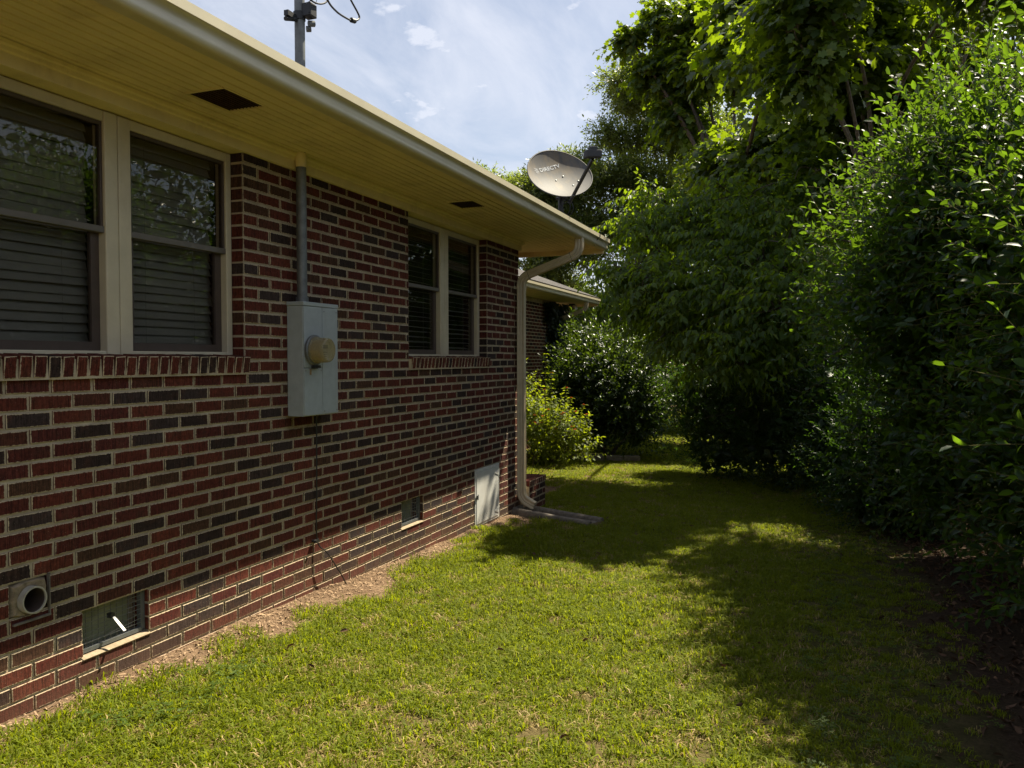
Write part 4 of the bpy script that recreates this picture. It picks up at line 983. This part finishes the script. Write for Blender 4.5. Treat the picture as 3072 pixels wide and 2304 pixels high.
plant('azalea_bush', 'low dark azalea bush in deep shade at the lawn edge, nearest the holly', 'bush', g_(3.8, 9.1), [(3.75, 8.5, .45, .78, .8, .9, 330), (3.55, 9.8, .7, .9, 1.0, 1.15, 480)], 'azalea', 'quad', .05, .02, sl=.22, nl=9, upb=.35, stems=3, trunk=.03, group='dark shrubs along the lawn', droop=.05, twig=False, dens=3, core=6000, cs=.14)
plant('azalea_bush', 'broad dark azalea bush beside the gap to the road', 'bush', g_(2.5, 12.1), [(2.75, 11.6, .75, 1.1, 1.0, 1.3, 620), (1.75, 12.55, .55, .95, .95, 1.15, 520), (1.25, 12.9, 1.0, .6, .7, .6, 200)], 'azalea', 'quad', .055, .02, sl=.24, nl=9, upb=.35, stems=3, trunk=.03, group='dark shrubs along the lawn', droop=.05, twig=False, dens=3, core=6000, cs=.14)
plant('dogwood_tree', 'spreading dogwood with layered drooping yellow-green leaves over the shrubs', 'tree', g_(3.1, 12.0),
    [B(1862, 812, 11.4, .18, .25, .05, 26), B(1930, 590, 12.8, .30, .4, .08, 40), B(1900, 660, 12.3, .22, .3, .06, 30), B(1905, 815, 11.4, .42, .5, .16, 90), B(2000, 850, 11.2, .55, .6, .20, 130), B(2080, 930, 11.0, .6, .7, .24, 150), B(2180, 860, 10.8, .7, .8, .3, 190), B(1960, 950, 11.6, .45, .6, .18, 90), B(2060, 1020, 11.0, .6, .6, .14, 110), B(2250, 1010, 10.4, .75, .7, .16, 150), B(2330, 930, 10.2, .7, .7, .3, 150),
     B(1960, 690, 12.2, .55, .6, .18, 110), B(2080, 660, 12.2, .7, .8, .28, 160), B(2180, 720, 11.6, .7, .8, .32, 170), B(2290, 780, 11.2, .8, .8, .35, 180), B(2000, 610, 12.8, .45, .6, .15, 80), B(2250, 600, 12.2, .9, .9, .35, 180), B(2380, 660, 11.6, .9, .9, .4, 180), B(2400, 840, 10.6, .7, .8, .4, 160), B(2220, 1090, 10.2, .55, .6, .12, 80)],
    'dogwood', 'point', .115, .056, sl=.48, nl=11, droop=.30, hang=.8, beta=65, upb=.05, flat=True, trunk=.075, leafparts=120, rin=.1, dens=.85, core=250, cs=.12, subs=3, zf=.22)
plant('tulip_tree', 'tall tree with broad yellow-green leaves reaching into the sky', 'tree', g_(1.2, 23.5),
    [B(1895, 120, 24, .55, .6, .18, 60), B(1950, 215, 24, .62, .6, .22, 70), B(1990, 60, 24, .9, .8, .4, 110), B(2010, 190, 24, 1.2, 1.2, 1.05, 260), B(2080, 60, 24, 1.7, 1.4, 1.1, 330), B(2060, 330, 24, 1.3, 1.2, .85, 240), B(2200, 200, 23.5, 1.8, 1.4, 1.3, 380), B(2190, 480, 20.5, 1.4, 1.2, .8, 300), B(2330, 60, 13.4, 1.05, 1.0, .95, 300), B(2340, 400, 19, 1.4, 1.4, 1.1, 360), B(2330, 640, 19, 1.2, 1.2, .8, 240)],
    'maple', 'lobe', .19, .17, sl=.6, nl=8, droop=.35, hang=.38, beta=62, upb=.1, flat=True, trunk=.16, leafparts=120, rin=.05, twig=False, core=1800, cs=.2, clump=7, subs=2, zf=.4)
plant('sweetgum_tree', 'slender many-branched tree behind the holly, dark against the light', 'tree', g_(3.75, 12.9),
    [B(2370, 40, 10.6, .60, .7, .45, 110), B(2420, 160, 9.9, .55, .7, .40, 110), B(2440, -140, 10.4, .7, .9, .5, 110), B(2470, -60, 9.6, .7, .8, .5, 110), (4.6, 10.0, 5.7, 1.0, 1.0, .7, 170), (5.3, 11.3, 7.6, 1.2, 1.2, .9, 180), (3.9, 14.0, 7.4, 1.4, 1.2, 1.0, 200), B(2480, 120, 12.4, 1.15, 1.2, .9, 260), B(2560, 330, 12.6, 1.0, 1.1, .8, 220), B(2640, 80, 12.6, 1.1, 1.1, .9, 240), B(2480, 500, 12.2, .9, 1.0, .6, 170), B(2660, 360, 13, 1.0, 1.0, .8, 170), B(2560, -160, 12.6, 1.4, 1.4, 1.0, 180)],  # plain-coordinate lobes added, mostly out of view, to shade the holly and dogwood
    'maple', 'lobe', .125, .11, sl=.45, nl=8, droop=.3, hang=.4, beta=62, upb=.1, flat=True, trunk=.085, leafparts=60, rin=.05, twig=False, bark='bark2', core=2000, cs=.16, clump=6, subs=2, zf=.4)
plant('roadside_tree', 'sunlit yellow-green tree behind the holly at the upper right', 'tree', g_(7.3, 16.5),
    [B(2760, 170, 16, 1.5, 1.4, 1.2, 260), B(2880, 60, 16, 1.6, 1.5, 1.3, 280), B(2790, 380, 16, 1.4, 1.4, 1.2, 240), B(2950, 250, 16.5, 1.8, 1.5, 1.6, 260), B(3040, -20, 17, 1.6, 1.5, 1.2, 160)],
    'maple', 'lobe', .14, .12, sl=.5, nl=8, droop=.3, hang=.4, beta=60, upb=.1, flat=True, trunk=.13, rin=.05, twig=False, core=1200, cs=.2, clump=6, subs=2)
plant('camellia_bush', 'rounded glossy camellia bush at the far end of the lawn', 'bush', g_(-.75, 14.6),
    [(-.80, 14.7, .95, 1.02, .9, 1.10, 720), (-.15, 14.4, .55, .62, .6, .7, 260), (-1.2, 14.8, .6, .7, .6, .9, 260)], 'camellia', 'ovate', .078, .036, sl=.28, nl=8, droop=.05, beta=55, upb=.3, stems=3, trunk=.04, twig=False, dens=1.8, core=5000, cs=.14)
plant('young_tree', 'small pale yellow-green tree behind the camellia under the wing eave', 'tree', g_(-1.3, 20), [B(1760, 960, 19, 1.2, 1.0, .7, 260), B(1880, 930, 19.5, 1.2, 1.0, .8, 260), B(1840, 1060, 19, 1.5, 1.0, .9, 260)],
    'dogwood', 'point', .13, .06, sl=.45, nl=9, droop=.4, hang=.8, beta=60, flat=True, trunk=.06, rin=.2, twig=False)
lan = plant('lantana_bush', 'sunlit lantana bush with orange flowers beside the downspout', 'bush', g_(-1.45, 12.75),
    [(-1.55, 12.8, .15, .75, .55, .60, 330), (-1.05, 12.75, .02, .50, .45, .42, 170), (-1.95, 12.9, .55, .5, .4, .5, 160)], 'lantana', 'point', .068, .044, sl=.30, nl=9, droop=.08, hang=.25, beta=62, upb=.6, stems=4, trunk=.018, leafparts=120, rin=.3, core=500, cs=.09, dens=1.25)
def lantana_extra():
    fb = MB(); P, D, N = [], [], []; sh = MB()
    tops = [at(1638, 1062, 12.5), at(1655, 1120, 12.6), at(1700, 1165, 12.6), at(1713, 1195, 12.5), at(1752, 1215, 12.6), at(1645, 1230, 12.4), at(1634, 1170, 12.3), at(1760, 1245, 12.6), at(1690, 1240, 12.2), at(1725, 1290, 12.3)]
    for t in tops:
        b = Vector((t.x * .55 - 1.35 * .45, 12.7, -.2)); m = (t + b) / 2 + Vector((random.uniform(-.05, .05), 0, .1)); p = bez([b, m, t], 8); sh.tube(p, [.004] * len(p), 5, False)
        for i, q in enumerate(p[6:]):
            for s in (0, 1):
                a = i * 1.57 + s * 3.14; d = Vector((math.cos(a), math.sin(a), .1)); P.append(q); D.append(d); N.append((0, 0, 1))
    for t in tops[1:] + [at(random.uniform(1600, 1740), random.uniform(1220, 1300), random.uniform(12.1, 12.5)) for _ in range(9)]:
        for k in range(9):
            q = t + Vector((random.gauss(0, .012), random.gauss(0, .012), random.gauss(.012, .004))); fb.box((-.006, -.006, -.003), (.006, .006, .004), Matrix.Rotation(random.random() * 3, 3, 'Z'), q)
    n = len(P); V, T, tn = leaves(np.array(P), np.array(D), np.array(N, float) + rng.normal(0, .3, (n, 3)), rng.uniform(.05, .085, n), rng.uniform(.03, .045, n), 'point')
    off = np.array(lan.location); c = bpy.data.objects.new('shoot_leaves', tri_mesh('shoot_leaves', V - off, T, tn, 'lantana', True)); COL.objects.link(c); c.parent = lan; c['kind'] = 'stuff'
    sh.build('shoots', 'twig', lan); o = fb.build('flowers', 'flower', lan); o['kind'] = 'stuff'
lantana_extra()
plant('laurel_thicket', 'dark evergreen laurel beyond the gap, right of the camellia', 'bush', g_(3.2, 17.5), [(1.9, 17.6, .9, 1.1, .9, 1.5, 300), (3.4, 17.0, 1.0, 1.3, 1.0, 1.6, 320), (5.0, 16, 1.2, 1.5, 1.2, 1.8, 340), (6.2, 13, 1.2, 1.4, 1.6, 1.9, 340), (5.6, 9.8, 1.2, 1.3, 1.5, 1.9, 300), (7.0, 10.6, 3.4, 1.5, 1.7, 1.9, 300), (7.2, 8.3, 3.2, 1.4, 1.5, 1.8, 260)], 'camellia', 'quad', .10, .045, sl=.35, nl=8, upb=.3, stems=3, trunk=.05, twig=False, dens=1.8, core=7000, cs=.2)
plant('privet_bush', 'shaded green bush behind the camellia, beside the far wing', 'bush', g_(-1.9, 19.5), [(-2.6, 19.4, .7, 1.2, .9, 1.2, 300), (-1.0, 19.6, .9, 1.2, .9, 1.4, 300), (.3, 20.2, .8, 1.0, .9, 1.1, 240)], 'oak', 'quad', .08, .04, sl=.35, nl=8, upb=.3, stems=3, trunk=.04, twig=False, dens=1.8, core=4000, cs=.16)
# ivy on the wing's corner
def ivy():
    n = 5200; y = rng.uniform(15.75, 17.15, n); z = rng.uniform(-.4, 2.62, n); k = (y - 15.9 - .35 * (z < .2) * 0); edge = 15.82 + .25 * (1 - (z + .4) / 3) * 0 + .16 * np.sin(z * 4) + rng.normal(0, .08, n); edge += np.where(z > 2.2, -.35, 0) + (z < 1.0) * .15
    ok = (y > edge) & (y < 16.95 + .1 * np.sin(z * 5)); y, z = y[ok], z[ok]; n = len(y); x = WX + .02 + rng.random(n) ** 1.5 * (.20 + .06 * np.sin(z * 6 + y * 4))
    P = np.stack([x, y, z], -1); D = np.stack([rng.uniform(.1, .7, n), rng.normal(0, .6, n), -np.abs(rng.normal(.7, .4, n))], -1); N = np.stack([np.full(n, 1.0), rng.normal(-.3, .5, n), rng.normal(.3, .4, n)], -1)
    V, T, tn = leaves(P, D, N, rng.uniform(.06, .11, n), rng.uniform(.05, .085, n), 'point')
    o = empty('climbing_ivy', (WX + .1, 16.4, -.4)); tag(o, 'dense dark climbing ivy covering the corner of the far wing', 'ivy'); off = np.array(o.location)
    c = bpy.data.objects.new('foliage', tri_mesh('foliage', V - off, T, tn, 'ivy', True)); COL.objects.link(c); c.parent = o; c['kind'] = 'stuff'
    mb = MB()
    for k in range(6):
        yy = 16.0 + k * .16; mb.tube(bez([(WX + .03, yy, -.45), (WX + .04, yy + random.uniform(-.1, .1), .6), (WX + .03, yy + random.uniform(-.15, .15), 1.6), (WX + .05, yy, 2.5)], 5), .012, 6)
    mb.build('stems', 'bark', o)
ivy()
# background wood: single trees far behind
OK = dict(mat='oak', kind='quad', ll=.145, lw=.07, sl=.55, nl=9, droop=.2, hang=.1, beta=60, upb=.2, twig=False, rin=.05, trunk=.2, dens=3.0, core=2500, cs=.2, clump=6, subs=2)
plant('background_tree', 'rounded tree top showing just left of the satellite dish', 'tree', g_(-7.5, 26), [B(1480, 570, 26, 1.0, 1, .9, 180), B(1520, 620, 26, 1.4, 1.2, 1.2, 200), B(1430, 640, 26, 1.2, 1, .8, 120)], **OK, group='trees behind the house')
plant('background_tree', 'leafy tree right behind the satellite dish', 'tree', g_(-5.2, 25), [B(1590, 560, 25, .9, 1, 1.1, 200), B(1680, 490, 26, 1.2, 1.2, .9, 200), B(1640, 640, 25, 1.6, 1.4, 1.2, 260), B(1740, 560, 25.5, 1.4, 1.2, 1.2, 240), B(1690, 760, 25, 1.8, 1.4, 1.3, 300), B(1620, 830, 25, 1.4, 1.2, 1.0, 160)], **OK, group='trees behind the house')
plant('background_tree', 'broad grey-green oak with twiggy crown behind the dogwood', 'tree', g_(-.8, 27), [B(1900, 300, 27, 1.5, 1.4, 1.2, 260), B(1850, 420, 26.5, 1.1, 1.2, .8, 170), B(2000, 420, 27, 2.0, 1.6, 1.4, 380), B(1980, 260, 28, 1.6, 1.5, 1.1, 220), B(1880, 560, 26, 1.7, 1.4, 1.1, 320), B(2030, 600, 26.5, 1.9, 1.5, 1.4, 320), B(1830, 720, 26, 1.8, 1.4, 1.3, 340), B(1960, 800, 26, 1.9, 1.5, 1.3, 300), B(2110, 330, 28, 1.8, 1.6, 1.6, 260), B(2120, 700, 26, 1.8, 1.4, 1.6, 260)], **OK, group='trees behind the house')
plant('background_tree', 'dense shaded tree behind the tulip tree', 'tree', g_(3.0, 26), [B(2260, 560, 25, 2.2, 1.8, 2.0, 420), B(2420, 700, 25, 2.2, 1.8, 2.2, 420), B(2300, 850, 25, 2.4, 1.8, 1.8, 380), B(2450, 950, 24, 2.4, 1.8, 1.8, 340), B(2130, 950, 24, 2.0, 1.6, 1.5, 320)], **OK, group='trees behind the house')
plant('background_tree', 'low wide tree between the wing and the dogwood', 'tree', g_(-2.5, 30), [B(1740, 900, 29, 2.4, 1.8, 1.6, 360), B(1860, 960, 29, 2.4, 1.8, 1.6, 360), B(1990, 1020, 28, 2.2, 1.8, 1.5, 320), B(1800, 1080, 29, 2.2, 1.8, 1.2, 260), B(1900, 1150, 29, 2.0, 1.6, 1.0, 220)], **OK, group='trees behind the house')
plant('background_tree', 'tall tree behind the holly at the right edge', 'tree', g_(9.5, 24), [B(2600, 700, 23, 2.4, 1.8, 2.4, 420), B(2800, 500, 24, 2.4, 1.8, 2.4, 420), B(2700, 950, 23, 2.6, 1.8, 2.2, 400), B(2950, 800, 23, 2.6, 1.8, 2.6, 360), B(2620, 1150, 22, 2.4, 1.8, 1.6, 300)], **OK, group='trees behind the house')

# ------------------------------------------------------------------ grass, mulch, litter
def clump(name, nb, rad, hgt, wid, mat, lean=.6, kind='grass'):
    V, T, tn = [], [], []; k = 0
    for i in range(nb):
        a, r = rng.random() * 6.28, rad * math.sqrt(rng.random()); p = np.array([r * math.cos(a), r * math.sin(a), -.006]); d = rng.random() * 6.28; dv = np.array([math.cos(d), math.sin(d), 0]); sd_ = np.array([-dv[1], dv[0], 0])
        h = hgt * rng.uniform(.5, 1.15); ln = lean * rng.uniform(.3, 1.5) * h; w = wid * rng.uniform(.7, 1.2); tt = rng.random()
        m = p + dv * ln * .35 + Z3 * h * .62; e = p + dv * ln + Z3 * h * (.95 - .35 * min(ln / h, 1.3))
        V += [p - sd_ * w / 2, p + sd_ * w / 2, m + sd_ * w * .45, m - sd_ * w * .45, e]; T += [(k, k + 1, k + 2), (k, k + 2, k + 3), (k + 3, k + 2, k + 4)]; tn += [tt] * 5; k += 5
    return bpy.data.objects.new(name, tri_mesh(name, np.array(V), np.array(T), np.array(tn), mat))
def clover(name, n):
    P, D, N = [], [], []
    for i in range(n):
        c = np.array([rng.normal(0, .03), rng.normal(0, .03), rng.uniform(.018, .04)])
        for q in range(3): a = q * 2.1 + i; P.append(c); D.append((math.cos(a), math.sin(a), .15)); N.append((0, 0, 1))
    n = len(P); V, T, tn = leaves(np.array(P), np.array(D, float), np.array(N, float) + rng.normal(0, .2, (n, 3)), rng.uniform(.009, .016, n), rng.uniform(.009, .014, n), 'quad'); return bpy.data.objects.new(name, tri_mesh(name, V, T, tn, 'clover'))
def scatter(name, label, cat, objs, pts, idx, rot, scl):
    cc = bpy.data.collections.new(name + '_set')
    for o in objs: cc.objects.link(o)
    me = bpy.data.meshes.new(name); me.from_pydata(pts.tolist(), [], [])
    for nm, ty, va in (('pick', 'INT', idx), ('size', 'FLOAT', scl)):
        a = me.attributes.new(nm, ty, 'POINT'); a.data.foreach_set('value', np.ascontiguousarray(va, np.int32 if ty == 'INT' else np.float32))
    a = me.attributes.new('turn', 'FLOAT_VECTOR', 'POINT'); a.data.foreach_set('vector', np.ascontiguousarray(rot, np.float32).ravel())
    o = bpy.data.objects.new(name, me); COL.objects.link(o); tag(o, label, cat, kind='stuff')
    g = bpy.data.node_groups.new(name, 'GeometryNodeTree'); g.interface.new_socket('Geometry', in_out='INPUT', socket_type='NodeSocketGeometry'); g.interface.new_socket('Geometry', in_out='OUTPUT', socket_type='NodeSocketGeometry')
    n = g.nodes; gi, go = n.new('NodeGroupInput'), n.new('NodeGroupOutput'); ci = n.new('GeometryNodeCollectionInfo'); ci.inputs[0].default_value = cc; ci.inputs['Separate Children'].default_value = True; ci.inputs['Reset Children'].default_value = True
    ip = n.new('GeometryNodeInstanceOnPoints'); ip.inputs['Pick Instance'].default_value = True
    def na(nm, ty): q = n.new('GeometryNodeInputNamedAttribute'); q.data_type = ty; q.inputs[0].default_value = nm; return q.outputs[0]
    g.links.new(gi.outputs[0], ip.inputs['Points']); g.links.new(ci.outputs[0], ip.inputs['Instance']); g.links.new(na('pick', 'INT'), ip.inputs['Instance Index']); g.links.new(na('turn', 'FLOAT_VECTOR'), ip.inputs['Rotation']); g.links.new(na('size', 'FLOAT'), ip.inputs['Scale']); g.links.new(ip.outputs[0], go.inputs[0])
    md = o.modifiers.new('scatter', 'NODES'); md.node_group = g; return o
def wob(x, y): return np.sin(x * 3.1 + y * 1.7) * .5 + np.sin(x * 1.3 - y * 4.1 + 1) * .3 + np.sin(x * 7 + y * 6.3 + 2) * .2
def gzz(x, y):
    inn = np.exp(-((np.abs(x - 2) / 6) ** 4 + (np.abs(y - 6) / 9) ** 4))
    return gz(y) + inn * (.012 * np.sin(x * 5.1 + y * 3.3) * np.sin(y * 4.7 - x * 2) + .01 * np.sin(x * 1.7 + 2) * np.sin(y * 2.1)) + np.clip(.25 - x, 0, .25) * .10 + np.where(x > 3.6, (x - 3.6) * .05, 0)
def lawn():
    objs = [clump('g%d' % i, 26, .045, .040, .0046, 'grass', .9) for i in range(4)] + [clump('g4', 22, .045, .034, .0042, 'straw', 1.3), clover('g5', 12), clump('g6', 18, .05, .062, .0055, 'grass', .8)]
    pts = []
    for x0, x1, y0, y1, dens in ((-.1, 4.6, .8, 4.0, 900), (-.1, 4.6, 4.0, 7.0, 720), (-.1, 4.2, 7.0, 10.0, 520), (-2.2, 3.6, 10.0, 14.0, 330), (-2.5, 5, 14, 28, 210)):
        n = int((x1 - x0) * (y1 - y0) * dens); pts.append(np.stack([rng.uniform(x0, x1, n), rng.uniform(y0, y1, n)], -1))
    p = np.concatenate(pts); x, y = p.T
    w = wob(x, y); edge = .27 + .20 * w + .06 * np.sin(y * 9) + .04 * np.sin(y * 23 + 1)               # bare soil along the wall
    prob = np.clip((x - edge + .10) / .16, 0, 1); prob = np.where((y > WE + .1), 1, prob)
    prob = np.maximum(prob, ((np.sin(x * 13 + y * 3) * np.sin(y * 8.3 + x * 4) > .45) & (x > .10)) * .6)
    prob *= np.where(y > 13, 1, np.clip((3.75 + .18 * w - x) / .9, .0, 1) ** .7)                   # thinning out under the hedge
    for cx, cy, r in ((1.95, 2.92, .16), (2.05, 3.35, .13), (2.25, 2.75, .16), (2.52, 3.05, .14), (1.5, 2.75, .13), (2.7, 3.7, .12), (3.3, 6.2, .35), (3.45, 5.4, .3)):
        prob *= np.clip((np.hypot(x - cx, y - cy) / r - .35 + .35 * w + .5 * rng.random(len(x))), .22, 1)
    prob *= ~((x < .98) & (np.abs(y - 7.87 + .236 * x) < .16))
    k = rng.random(len(x)) < prob; x, y, w = x[k], y[k], w[k]; n = len(x)
    idx = rng.integers(0, 4, n); q = rng.random(n); dry = .14 + .14 * np.clip(np.sin(x * 2.3 + 1) * np.sin(y * 1.9), -1, 1) + .10 * (y < 3.4)
    idx = np.where(q < dry, 4, idx); idx = np.where((rng.random(n) < .16) & ((x > 2.9) | ((y > 2.3) & (y < 3.1) & (x < .6))), 5, idx); idx = np.where(rng.random(n) < .05, 6, idx); idx = np.where((np.abs(x - edge[k]) < .18) & (rng.random(n) < .35) & (y < WE), 6, idx)
    size = rng.uniform(.7, 1.3, n) * np.where((x > 2.8) & (y < 12), .72, 1) * np.where(y > 14, 1.7, 1)
    rot = np.stack([rng.normal(0, .10, n), rng.normal(0, .10, n), rng.random(n) * 6.28], -1)
    scatter('grass', 'short yellow-green lawn grass with dry blades', 'grass', objs, np.stack([x, y, gzz(x, y) + .002], -1), idx, rot, size)
lawn()
def chips():
    def chip(nm, l, w, mat):
        v = np.array([(-l, -w, 0), (l, -w * .7, .001), (l * .8, w, .003), (-l * .9, w * .6, .002), (0, 0, .005)]); t = np.array([(0, 1, 4), (1, 2, 4), (2, 3, 4), (3, 0, 4)]); return bpy.data.objects.new(nm, tri_mesh(nm, v, t, rng.random(5), mat))
    objs = [chip('c0', .012, .004, 'chip'), chip('c1', .007, .004, 'chip'), chip('c2', .018, .0035, 'chip'), chip('c3', .005, .003, 'chip')]
    n = 6500; y = rng.uniform(1.6, 7.8, n); x = np.abs(rng.normal(.05, .22, n)) + .01; k = x < .36 + .2 * wob(x, y); x, y = x[k], y[k]; n = len(x)
    rot = np.stack([rng.normal(0, .35, n), rng.normal(0, .35, n), rng.random(n) * 6.28], -1)
    scatter('mulch', 'pale bark chips and crumbs on the bare soil along the wall', 'mulch', objs, np.stack([x, y, gzz(x, y) + .006], -1), rng.integers(0, 4, n), rot, rng.uniform(.25, 1.0, n) ** 1.3 * 1.2)
    def lf(nm, ln, wd, cur): 
        v, t = LEAF['ovate']; v = v.copy(); v[:, 0] = (v[:, 0] - .5) * ln; v[:, 1] *= wd; v[:, 2] = v[:, 2] * ln * cur + .004; return bpy.data.objects.new(nm, tri_mesh(nm, v, t, rng.random(len(v)) * 0 + rng.random(), 'litter', True))
    objs = [lf('l0', .06, .028, 1.5), lf('l1', .075, .02, 2.5), lf('l2', .05, .03, -1.2)]
    n = 4200; y = rng.uniform(2.5, 10, n); x = 4.15 + rng.normal(0, .33, n) - .06 * np.clip(y - 6, 0, 9) ** 1.3; k = (x > 2.8); x, y = x[k], y[k]
    n2 = 70; x = np.concatenate([x, rng.uniform(.5, 3.6, n2)]); y = np.concatenate([y, rng.uniform(2.3, 9, n2)]); n = len(x)
    lift = np.where(np.arange(n) >= n - n2, .03, .008)
    rot = np.stack([rng.normal(0, .45, n), rng.normal(0, .45, n), rng.random(n) * 6.28], -1)
    scatter('leaf_litter', 'brown fallen leaves under the holly and dotted over the lawn', 'leaf litter', objs, np.stack([x, y, gzz(x, y) + lift], -1), rng.integers(0, 3, n), rot, rng.uniform(.35, .85, n))
chips()
